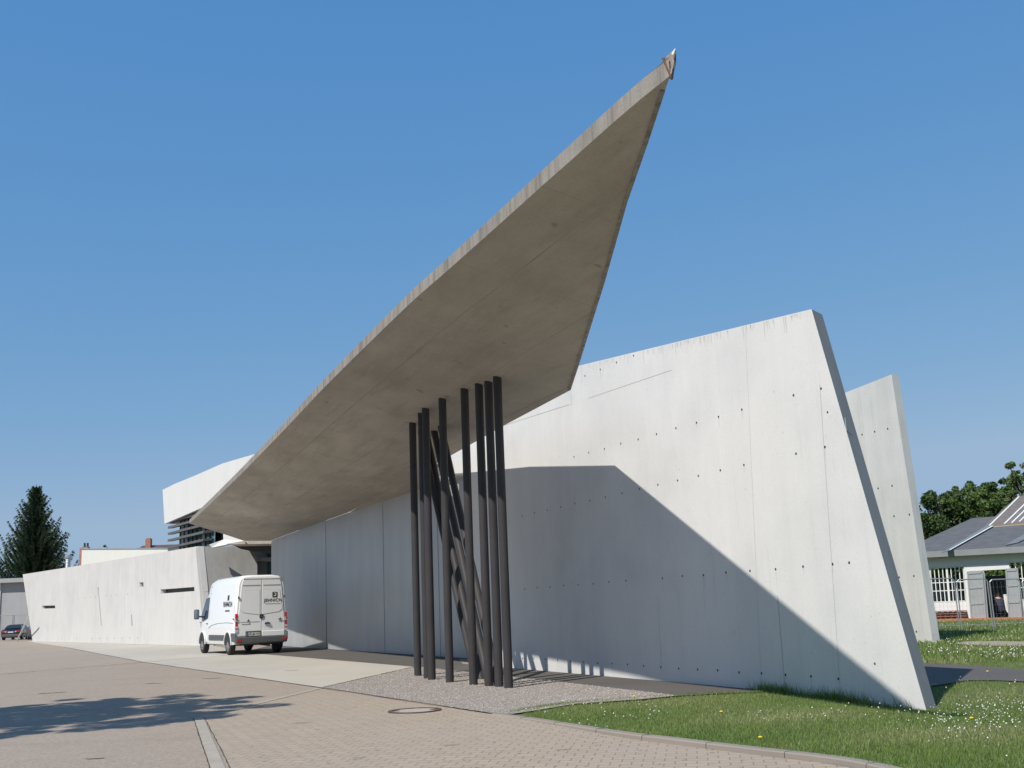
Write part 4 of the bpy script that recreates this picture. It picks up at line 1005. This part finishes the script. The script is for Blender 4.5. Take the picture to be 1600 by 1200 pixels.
def lawn_points(n, x0, x1, y0, y1, dfall):
    out = []
    while len(out) < n:
        X = rng.uniform(x0, x1, 20000); Y = rng.uniform(y0, y1, 20000); D = np.hypot(X, Y); keep = rng.random(20000) < np.minimum(1, (dfall/D)**2)
        keep &= (np.abs(X) < .62*Y+1)
        for x, y in zip(X[keep], Y[keep]):
            if inpoly(x, y, lawn2) and not inpoly(x, y, path2) and not inpoly(x, y, sand2) and not wallside(x, y): out.append((x, y))
            if len(out) >= n: break
    return np.array(out)
G1 = mat_leaf('grass_green', (.165, .25, .05), (.215, .275, .065), .35); G2 = mat_leaf('grass_yellow', (.30, .33, .13), (.37, .37, .18), .3); G3 = mat_leaf('grass_dark', (.12, .21, .038), (.17, .245, .052), .3)
pa_ = lawn_points(150000, 0, 13, 8, 24, 11); pb_ = lawn_points(60000, 4, 40, 22, 60, 32)
vA = blades(pa_, .022, .065, .0045, 0); vB = blades(pb_, .06, .14, .016, 0)
# taller weeds at the foot of the wall
wt_ = []
for i in range(5200):
    j = random.randrange(len(tipg)-1); q = tipg[j].lerp(tipg[j+1], random.random()); wt_.append((q.x+random.gauss(.0, .05), q.y-abs(random.gauss(0, .05))))
edge_n = len(wt_)
for i in range(1500):
    t = random.choice([random.gauss(9.9, .25), random.uniform(9.3, 12.7), random.gauss(11.3, .3)]); q = wl(t)-nC*abs(random.gauss(.02, .07)); wt_.append((q.x, q.y))
vC = np.concatenate([blades(np.array(wt_[:edge_n]), .02, .06, .005, 0), blades(np.array(wt_[edge_n:]), .06, .24, .004, 0)])
vv = np.concatenate([vA, vB, vC]); ff = np.arange(len(vv)).reshape(-1, 3)
nz = np.sin(vv[::3, 0]*1.3+vv[::3, 1]*.7)+np.sin(vv[::3, 1]*2.1-vv[::3, 0])+rng.normal(0, 1.1, len(ff)); mi = np.where(nz > 1.5, 1, np.where(nz < -1.0, 2, 0))
go = raw_mesh('grass', vv, ff, [G1, G2, G3], mi); tag(go, 'short green grass of the meadow right of the building', 'grass', kind='stuff')
# clover heads in drifts
pc = lawn_points(16000, 0, 40, 8, 60, 16); D = np.hypot(pc[:, 0], pc[:, 1])
dr = np.sin(pc[:, 0]*1.1+2)+np.sin(pc[:, 1]*.9+pc[:, 0]*.5)+.8*np.sin(pc[:, 0]*2.7-pc[:, 1]*1.9); right_ = pc[:, 0] > .36*pc[:, 1]
keep = rng.random(len(pc)) < np.where(right_, .8, .2)*np.clip(.35+dr*.45, .02, 1); pc = pc[keep]; D = D[keep]
zz = np.array([gz(x, y) for x, y in pc])+rng.uniform(.05, .10, len(pc))
v, f = octs(np.stack([pc[:, 0], pc[:, 1], zz], 1), rng.uniform(.006, .0125, len(pc))*np.where(D > 20, 1.7, 1))
mi = np.repeat(rng.choice([0, 0, 1], len(pc)), 8)
M_clo = plain('clover_white', (.72, .70, .64), .8); M_clo2 = plain('clover_rose', (.50, .42, .38), .8)
o = raw_mesh('clover_flowers', v, f, [M_clo, M_clo2], mi); tag(o, 'tiny white clover flowers scattered through the meadow grass', 'flowers', kind='stuff')
M_yel = plain('dandelion_yellow', (.75, .50, .02), .7); M_stem = plain('stem_green', (.08, .14, .03), .7)
for (px_, py_), lab in (((1127, 1112), 'yellow dandelion in open lawn below the middle of the long wall'), ((1188, 1152), 'yellow dandelion close to the kerb'), ((991, 1088), 'yellow dandelion at the edge of the gravel and asphalt strip'), ((1518, 1122), 'yellow dandelion right of the foot of the long wall'), ((1416, 1046), 'yellow dandelion by the dark side path near the frame edge')):
    if px_ == 1416: px_, py_ = 1543, 1049
    g = gnd(px_, py_, .09); b = V(g.x, g.y, gz(g.x, g.y)); t = thing('dandelion', b, lab, 'flower', 'dandelions in the meadow')
    MB().tube(b, V(g.x, g.y, .085), .003, 6).build('stem', M_stem, t)
    MB().lathe([(.006, .078), (.022, .088), (.024, .094), (.012, .102)], 12, (g.x, g.y, 0)).build('flower_head', M_yel, t)

# ================================================================ MANHOLE
mc = gnd(648, 1111.5); mh = thing('manhole_cover', V(mc.x, mc.y, .0), 'round manhole cover with rusty iron ring set in the pavers near the gravel', 'manhole cover')
M_iron = plain('rusty_iron', (.115, .07, .06), .7, .2, vary=.3, scale=14)
mb = MB(); nseg = 48
def ring(mb, c, r1, r2, z0, z1):
    b = len(mb.v)
    for r, z in ((r1, z0), (r1, z1), (r2, z1), (r2, z0)): mb.v += [(c.x+r*math.cos(6.2832*i/nseg), c.y+r*math.sin(6.2832*i/nseg), z) for i in range(nseg)]
    for k in range(3):
        for i in range(nseg): j = (i+1) % nseg; mb.face(b+k*nseg+i, b+k*nseg+j, b+(k+1)*nseg+j, b+(k+1)*nseg+i)
ring(mb, mc, .395, .335, -.01, .02); mb.build('ring', M_iron, mh, recalc=False)
mb = MB(); b = 0; mb.lathe([(.325, -.01), (.325, .012), (.001, .014)], nseg, V(mc.x, mc.y, 0)); mb.build('lid', plain('lid_concrete', (.36, .32, .28), .85, vary=.12, scale=10), mh)
mb = MB()
for s_ in (-1, 1): mb.box(V(mc.x+s_*.27, mc.y, .0175), .09, .05, .006)
mb.build('lifting_slot', M_iron, mh)

# ================================================================ VAN  (local frame: +X forward, origin on the ground under the rear bumper centre)
M_paint = plain('white_paint', (.80, .80, .79), .28, coat=.6); M_trim = plain('grey_plastic', (.085, .088, .09), .6); M_tyre = plain('tyre', (.022, .022, .022), .85)
M_red = plain('red_lens', (.52, .015, .012), .15, coat=.6); M_lens = plain('clear_lens', (.55, .50, .48), .12, coat=.6); M_gl = plain('van_glass', (.02, .025, .028), .06, coat=.5)
M_black = plain('black_vinyl', (.018, .018, .018), .5); M_seam = plain('seam', (.22, .22, .22), .7); M_chr = plain('chrome', (.6, .6, .6), .15, 1.0); M_grey = plain('hub_grey', (.32, .32, .33), .4, .5)
rl_ = gnd(362, 1023.6)
HEAD = math.atan2(.862, -.507)       # heading of the van
hx, hy = math.cos(HEAD), math.sin(HEAD)
# rear-left wheel sits at local (1.0, +.86)
lx_, ly_ = 1.0, .86
van_o = V(rl_.x-(lx_*hx-ly_*hy), rl_.y-(lx_*hy+ly_*hx), .006)
van = thing('van', van_o, 'white high-roof panel van with lettered rear doors parked by the shaded sliding doors', 'van', rz=HEAD, local=True)
def section(zb, zt, hw, taper, rr=.16):
    # closed half-symmetric outline (y, z), waist at 1.15 m
    P = []
    for y, z in ((hw*.94, zb), (hw*.99, zb+.10), (hw, .80), (hw*.998, 1.15), (hw-taper*.35, min(zt-.5, 1.65)), (hw-taper*.8, zt-.34), (hw-taper, zt-.20), (hw-taper-.05, zt-.10), (hw-taper-.16, zt-.03), (hw-taper-.42, zt), ): P.append((y, z))
    return P+[(-y, z) for y, z in reversed(P)]
secs = [(.10, .42, 2.73, .955, .14), (.16, .40, 2.78, .985, .15), (.5, .36, 2.80, .99, .15), (1.2, .36, 2.80, .993, .15), (2.4, .36, 2.80, .993, .15), (3.6, .36, 2.79, .99, .16), (4.15, .36, 2.72, .985, .18), (4.5, .36, 2.50, .975, .22), (4.85, .36, 2.10, .965, .26), (5.15, .36, 1.72, .955, .26), (5.4, .36, 1.36, .94, .12), (5.75, .36, 1.14, .90, .08), (5.9, .42, .95, .80, .05)]
mb = MB(); npt = 20
for x, zb, zt, hw, tp in secs:
    for y, z in section(zb, zt, hw, tp): mb.v.append((x, y, z))
for i in range(len(secs)-1):
    for k in range(npt): j = (k+1) % npt; mb.face(i*npt+k, i*npt+j, (i+1)*npt+j, (i+1)*npt+k)
mb.face(*range(npt)); mb.face(*reversed(range((len(secs)-1)*npt, len(secs)*npt)))
body = mb.build('body', M_paint, van, smooth=True)
def rear_y(hw_z):  # half width of the rear face at height z
    S = section(.42, 2.73, .955, .14)[:10]
    for (y1, z1), (y2, z2) in zip(S, S[1:]):
        if z1 <= hw_z <= z2: return y1+(y2-y1)*(hw_z-z1)/(z2-z1+1e-6)
    return S[-1][0]
def rbox(name, y0, z0, y1, z1, x0, dx, m, par, bev=0):
    return MB().box(V(x0-dx/2, (y0+y1)/2, (z0+z1)/2), dx, abs(y1-y0), abs(z1-z0)).build(name, m, par, bevel=bev)
# rear doors
for s_ in (1, -1):
    pts = []
    zs = [.66, .9, 1.15, 1.6, 2.1, 2.40, 2.56, 2.62]
    out_ = [V(.10, s_*(rear_y(z)-.075), z) for z in zs]
    inn = [V(.10, s_*.008, 2.64), V(.10, s_*.008, .66)]
    dr_ = MB().prism(out_+inn, (-.028, 0, 0)).build('rear_door', M_paint, van, bevel=.012)
    # pressed window field
    q = [V(.070, s_*.07, 1.38 if s_ > 0 else 1.40), V(.070, s_*.07, 2.26), V(.070, s_*(rear_y(2.2)-.17), 2.24), V(.070, s_*(rear_y(1.7)-.13), 1.7), V(.070, s_*(rear_y(1.5)-.13), 1.56), V(.070, s_*(rear_y(1.5)-.25), 1.47)]
    b_ = MB()
    for a, c in zip(q, q[1:]+q[:1]): b_.bar(a, c, .012, .008, V(1, 0, 0))
    b_.build('pressed_frame', M_seam, dr_)
    MB().prism([p+V(-.002, 0, 0)*1 for p in q], (-.006, 0, 0)).build('door_panel', M_paint, dr_, bevel=.004)
    rbox('door_crease', s_*.05, 2.42, s_*.72, 2.435, .071, .01, M_seam, dr_)
    for zc in (1.0, 2.0): MB().box(V(.06, s_*(rear_y(zc)-.01), zc if zc > 1.5 else 1.24), .05, .06, .07 if zc > 1.5 else .05).build('hinge', M_trim, dr_)
rbox('roof_lip', -.70, 2.645, .70, 2.70, .09, .03, M_paint, van, .01)
rbox('door_gap', -.006, .66, .006, 2.62, .0995, .012, M_seam, van)
# bumper, plate, lamps
MB().prism([V(.0, -.97, .40), V(.0, .97, .40), V(.0, .98, .60), V(.0, .80, .62), V(.0, -.80, .62), V(.0, -.98, .60)], (.22, 0, 0)).build('rear_bumper', M_trim, van, bevel=.03)
for s_ in (1, -1): MB().box(V(.35, s_*.975, .62), .65, .045, .30).build('bumper_corner', M_trim, van, bevel=.02)
pr = MB().prism([V(.055, .55 if 0 else .60, .63), V(.055, .02, .63), V(.055, .02, .82), V(.055, .60, .82)], (.03, 0, 0)).build('plate_recess', M_trim, van)
pr2 = rbox('number_plate', .56, .655, .05, .765, .052, .012, plain('plate_white', (.62, .64, .58), .4), van)
rbox('plate_band', .56, .655, .515, .765, .0395, .004, plain('plate_blue', (.02, .06, .30), .4), pr2)
rbox('lower_panel', -.02, .63, -.86, .80, .085, .035, M_paint, van, .008)
for s_ in (1, -1):
    yy_ = rear_y(1.2)
    lamp = MB().prism([V(.06, s_*(yy_-.045), .80), V(.06, s_*(yy_+.028), .80), V(.06, s_*(yy_+.02), 1.44), V(.06, s_*(yy_-.055), 1.44)], (.16, 0, 0)).build('rear_lamp', M_red, van, bevel=.01)
    for z0, z1, m in ((1.16, 1.27, M_lens), (.93, 1.0, M_lens), (.80, .89, M_lens)):
        MB().box(V(.13, s_*(yy_-.012), (z0+z1)/2), .166, .092, z1-z0).build('lamp_segment', m, lamp)
    rbox('reflector', s_*.78, .47, s_*.93, .54, -.0005, .012, M_red, van)
    MB().prism([V(.9+k, s_*.999, z) for k, z in ((-.62, .36), (-.62, .42), (-.55, .45), (-.55, .36))], (0, s_*.01, 0)).build('sill_piece', M_paint, van)
# star emblem, handle, badges
em = V(.060, 0, 1.32); mb = MB(); seg = 28
for i in range(seg):
    a, c = 6.2832*i/seg, 6.2832*(i+1)/seg; mb.bar(em+V(0, .085*math.cos(a), .085*math.sin(a)), em+V(0, .085*math.cos(c), .085*math.sin(c)), .016, .016, V(1, 0, 0))
for k in range(3):
    a = math.pi/2+k*2.0944; t_ = em+V(0, .08*math.cos(a), .08*math.sin(a)); s1 = em+V(0, .02*math.cos(a+1.57), .02*math.sin(a+1.57)); s2_ = em-V(0, .02*math.cos(a+1.57), .02*math.sin(a+1.57))
    mb.prism([s1, t_, s2_], (-.012, 0, 0))
mb.build('emblem', M_chr, van)
MB().lathe([(.07, 0), (.07, .006)], 24, (.062, 0, 1.32), 'x').build('emblem_base', M_black, van)
hdl = MB(); hdl.prism([V(.066, -.10, 1.045), V(.066, -.34, 1.045), V(.066, -.30, 1.10), V(.066, -.22, 1.115), V(.066, -.14, 1.10)], (-.03, 0, 0)); hdl.build('door_handle', M_black, van, bevel=.008)
rbox('handle_grip', -.17, 1.06, -.29, 1.085, .04, .02, M_chr, van)
rbox('badge', .74, 1.055, .42, 1.075, .0705, .006, M_seam, van); rbox('badge', -.66, 1.12, -.86, 1.14, .0705, .006, M_seam, van)
for y_, z_ in ((.50, 1.19), (-.70, 1.21)): MB().tube(V(.071, y_-.02, z_+.03), V(.05, y_+.03, z_-.03), .02, 8).build('washer_nozzle', M_black, van)
# belt seam on the doors
rbox('door_crease', .80, 1.135, .08, 1.145, .0708, .006, M_seam, van); rbox('door_crease', -.62, 1.20, -.80, 1.215, .0708, .006, M_seam, van)
# side (left) details
def side_y(x, z): return .993 if z < 1.2 else .993-.15*((z-1.15)/1.3)
def side_line(pts, w, name='side_crease', m=M_seam, s_=1):
    b_ = MB()
    for (x1, z1), (x2, z2) in zip(pts, pts[1:]): b_.bar(V(x1, s_*(side_y(x1, z1)+.004), z1), V(x2, s_*(side_y(x2, z2)+.004), z2), .006, w, V(0, 0, 1)) if abs(x2-x1) > abs(z2-z1) else b_.bar(V(x1, s_*(side_y(x1, z1)+.004), z1), V(x2, s_*(side_y(x2, z2)+.004), z2), w, .006, V(0, 1, 0))
    return b_.build(name, m, van)
for s_ in (1, -1):
    side_line([(.3, 1.12), (1.2, 1.14), (2.4, 1.12), (3.3, 1.05), (3.75, .95)], .014, s_=s_)
    side_line([(.35, 2.25), (3.9, 2.25)], .012, s_=s_); side_line([(.35, 2.25), (.35, 1.45)], .010, s_=s_)
    side_line([(2.2, 2.25), (2.2, .5)], .010, s_=s_); side_line([(3.75, 2.3), (3.75, .5)], .012, s_=s_); side_line([(.3, 2.5), (4.0, 2.48)], .010, s_=s_)
    # side rub panels
    MB().box(V(2.55, s_*.994, .60), 2.15, .03, .20).build('side_moulding', M_trim, van, bevel=.008)
    # cab window
    q = [V(3.95, s_*.975, 1.32), V(4.75, s_*.975, 1.20), V(5.05, s_*.93, 1.42), V(4.6, s_*.865, 2.06), V(4.0, s_*.86, 2.12)]
    MB().prism(q, (0, s_*.012, 0)).build('side_window', M_gl, van)
    mir = MB().box(V(4.95, s_*1.16, 1.48), .13, .20, .38).build('wing_mirror', M_trim, van, bevel=.04)
    MB().box(V(4.88, s_*1.16, 1.48), .012, .15, .31).build('mirror_glass', plain('mirror_glass', (.25, .34, .42), .1, .6), mir)
    MB().tube(V(4.95, s_*.93, 1.38), V(4.95, s_*1.12, 1.40), .03, 8).build('mirror_arm', M_trim, mir)
    MB().box(V(3.95, s_*1.0, 1.12), .14, .04, .035).build('door_handle', M_trim, van)
    MB().box(V(.28, s_*1.0, 1.26), .06, .03, .05).build('side_marker', M_trim, van)
# wheels with arches
for wx in (1.0, 4.665):
    for s_ in (1, -1):
        if wx < 2 or 1:
            mb = MB(); k = 18; cz = .355; ro = .47
            pts = [V(wx+ro*math.cos(math.pi*i/k), s_*.9965, cz+ro*math.sin(math.pi*i/k)) for i in range(k+1)]
            MB().prism(pts, (0, s_*-.02, 0)).build('wheel_arch', M_black, van)
            ar = MB()
            for a, c in zip(pts, pts[1:]): ar.bar(a+V(0, s_*.006, 0), c+V(0, s_*.006, 0), .05, .035, V(0, 1, 0))
            ar.build('arch_flare', M_paint, van)
        tw = MB().lathe([(.20, -.10), (.325, -.105), (.35, -.08), (.355, 0), (.35, .08), (.325, .105), (.20, .10)], 28, (wx, s_*.885, .355), 'y').build('wheel', M_tyre, van, smooth=True)
        MB().lathe([(.05, .112), (.09, .118), (.15, .095), (.205, .108), (.215, .10), (.215, .04)], 28, (wx, s_*.885, .355) if s_ > 0 else (wx, s_*.885-.22, .355), 'y').build('rim', M_grey, tw, smooth=True)
MB().box(V(2.9, 0, .40), 5.2, 1.5, .16).build('underbody', M_black, van); 
MB().tube(V(.25, -.35, .30), V(1.6, -.35, .33), .045, 10).build('exhaust', M_trim, van)
MB().tube(V(1.0, -.8, .355), V(1.0, .8, .355), .05, 10).build('axle', M_black, van)
van.scale = (1.02, 1.02, 1.055)
# lettering (built-in typeface turned into thin meshes)
def text_mesh(txt, size, mat, parent, name, loc, mtx, extr=.003, bold=.0035):
    cu = bpy.data.curves.new('lettering', 'FONT'); cu.body = txt; cu.size = size; cu.extrude = extr; cu.align_x = 'CENTER'; cu.align_y = 'CENTER'; cu.space_character = 1.12; cu.offset = bold
    t = bpy.data.objects.new('lettering', cu); COL.objects.link(t); bpy.context.view_layer.update()
    me = bpy.data.meshes.new_from_object(t.evaluated_get(bpy.context.evaluated_depsgraph_get())); bpy.data.objects.remove(t); bpy.data.curves.remove(cu)
    me.transform(mtx); me.transform(Matrix.Translation(loc)); me.materials.clear(); me.materials.append(mat)
    o = bpy.data.objects.new(name, me); COL.objects.link(o); o.parent = parent; return o
REAR = Matrix(((0, 0, -1, 0), (-1, 0, 0, 0), (0, 1, 0, 0), (0, 0, 0, 1)))      # text x -> -Y (left to right seen from behind), y -> Z
SIDE = Matrix(((1, 0, 0, 0), (0, 0, 1, 0), (0, 1, 0, 0), (0, 0, 0, 1)))
SIDE = Matrix(((-1, 0, 0, 0), (0, 0, 1, 0), (0, 1, 0, 0), (0, 0, 0, 1)))      # seen from the van's left
text_mesh('JEHNICH', .155, M_black, van, 'lettering', V(.058, -.42, 1.875), REAR, .003, .002)
mb = MB(); y_ = -.13
while y_ > -.70: w_ = random.uniform(.012, .03); mb.box(V(.0565, y_-w_/2, 1.755), .003, w_, .018); y_ -= w_+.014
mb.build('small_print', M_trim, van)
lg = MB().box(V(.058, -.50, 2.075), .008, .19, .19).build('logo', M_black, van)
mb = MB(); [mb.box(V(.052, -.50+y_, 2.075+z_), .006, a_, b_) for y_, z_, a_, b_ in ((-.035, .01, .03, .11), (.0, -.045, .075, .028), (.0, .055, .075, .022), (.032, -.03, .022, .035))]; mb.build('logo_mark', plain('logo_white', (.7, .7, .7), .5), lg)
text_mesh('LÖ JN 667', .088, M_black, pr2, 'plate_lettering', V(.038, .285, .71), REAR, .002)
tilt = Matrix.Rotation(-.11, 4, 'X')
text_mesh('JEHNICH', .27, M_black, van, 'lettering', V(1.25, .944, 1.78), tilt @ SIDE)
mb = MB(); x_ = .95
while x_ < 1.5: w_ = random.uniform(.03, .07); mb.box(V(x_+w_/2, .962, 1.56), w_, .006, .055); x_ += w_+.03
mb.build('small_print', M_trim, van)
MB().prism([V(1.13, .893, 1.93), V(1.37, .893, 1.93), V(1.37, .862, 2.20), V(1.13, .862, 2.20)], (0, .03, 0)).build('logo', M_black, van)

# ================================================================ FAR CARS (rear view, local +X forward)
def make_car(loc, rz, label, paint):
    t = thing('parked_car', loc, label, 'car', 'dark cars parked before the garage', rz=rz, local=True)
    S = [(0, .30, .80, .80), (.06, .22, .95, .86), (.5, .2, 1.0, .88), (1.0, .2, .98, .88), (3.4, .2, .92, .88), (4.1, .22, .82, .84), (4.3, .3, .6, .74)]
    mb = MB()
    for x, zb, zt, hw in S: mb.v += [(x, y, z) for y, z in ((hw*.9, zb), (hw, zb+.2), (hw, zt-.14), (hw*.9, zt), (-hw*.9, zt), (-hw, zt-.14), (-hw, zb+.2), (-hw*.9, zb))]
    for i in range(len(S)-1):
        for k in range(8): j = (k+1) % 8; mb.face(i*8+k, i*8+j, (i+1)*8+j, (i+1)*8+k)
    mb.face(*range(8)); mb.face(*reversed(range((len(S)-1)*8, len(S)*8))); mb.build('body', paint, t, smooth=True)
    S = [(.35, .74, .96, .80), (.9, .58, 1.36, .66), (1.6, .58, 1.42, .64), (2.3, .58, 1.40, .62), (3.2, .74, .92, .78)]; mb = MB()
    R_ = [(.35, .78, .95), (.95, .62, 1.33), (1.6, .60, 1.42), (2.2, .60, 1.40), (3.2, .76, .92)]
    for x, hw, z in R_: mb.v += [(x, .80, .93), (x, hw, z-.03), (x, hw*.8, z), (x, -hw*.8, z), (x, -hw, z-.03), (x, -.80, .93)]
    for i in range(4):
        for k in range(5): mb.face(i*6+k, i*6+k+1, (i+1)*6+k+1, (i+1)*6+k)
    mb.build('cabin', paint, t, smooth=True)
    MB().prism([V(.42, -.66, 1.02), V(.42, .66, 1.02), V(.86, .55, 1.30), V(.86, -.55, 1.30)], (-.03, 0, .03)).build('rear_window', M_gl, t)
    for s_ in (1, -1):
        MB().box(V(.03, s_*.64, .80), .08, .30, .13).build('rear_lamp', M_red, t); MB().box(V(-.015, s_*.43, .76), .02, .14, .10).build('lamp_segment', M_lens, t)
        for x in (.75, 3.45):
            w_ = MB().lathe([(.18, -.09), (.31, -.09), (.315, .09), (.18, .09)], 18, (x, s_*.80, .315), 'y').build('wheel', M_tyre, t); MB().lathe([(.05, -.095 if s_ < 0 else .095), (.19, -.10 if s_ < 0 else .10)], 14, (x, s_*.80, .315), 'y').build('rim', M_grey, w_)
    MB().box(V(-.01, 0, .72), .02, .50, .11).build('number_plate', plain('plate', (.6, .6, .55), .4), t)
    MB().box(V(.02, 0, .42), .10, 1.66, .22).build('rear_bumper', M_trim, t, bevel=.02); return t
M_navy = plain('black_car_paint', (.012, .016, .024), .2, coat=.6); M_gunm = plain('grey_car_paint', (.12, .125, .13), .3, .3, coat=.5)
cpos = gnd(16, 1000.3); make_car(V(cpos.x, cpos.y, .006), rad(98), 'dark car with lit red rear lamps at the far left, seen from behind', M_navy)
cp2 = gnd(48, 1000.0); make_car(V(cp2.x+.3, cp2.y+1, .006), rad(118), 'grey car half hidden behind the left edge of the wing wall', M_gunm)
for ob in list(bpy.data.objects):
    if '_local' in ob: del ob['_local']
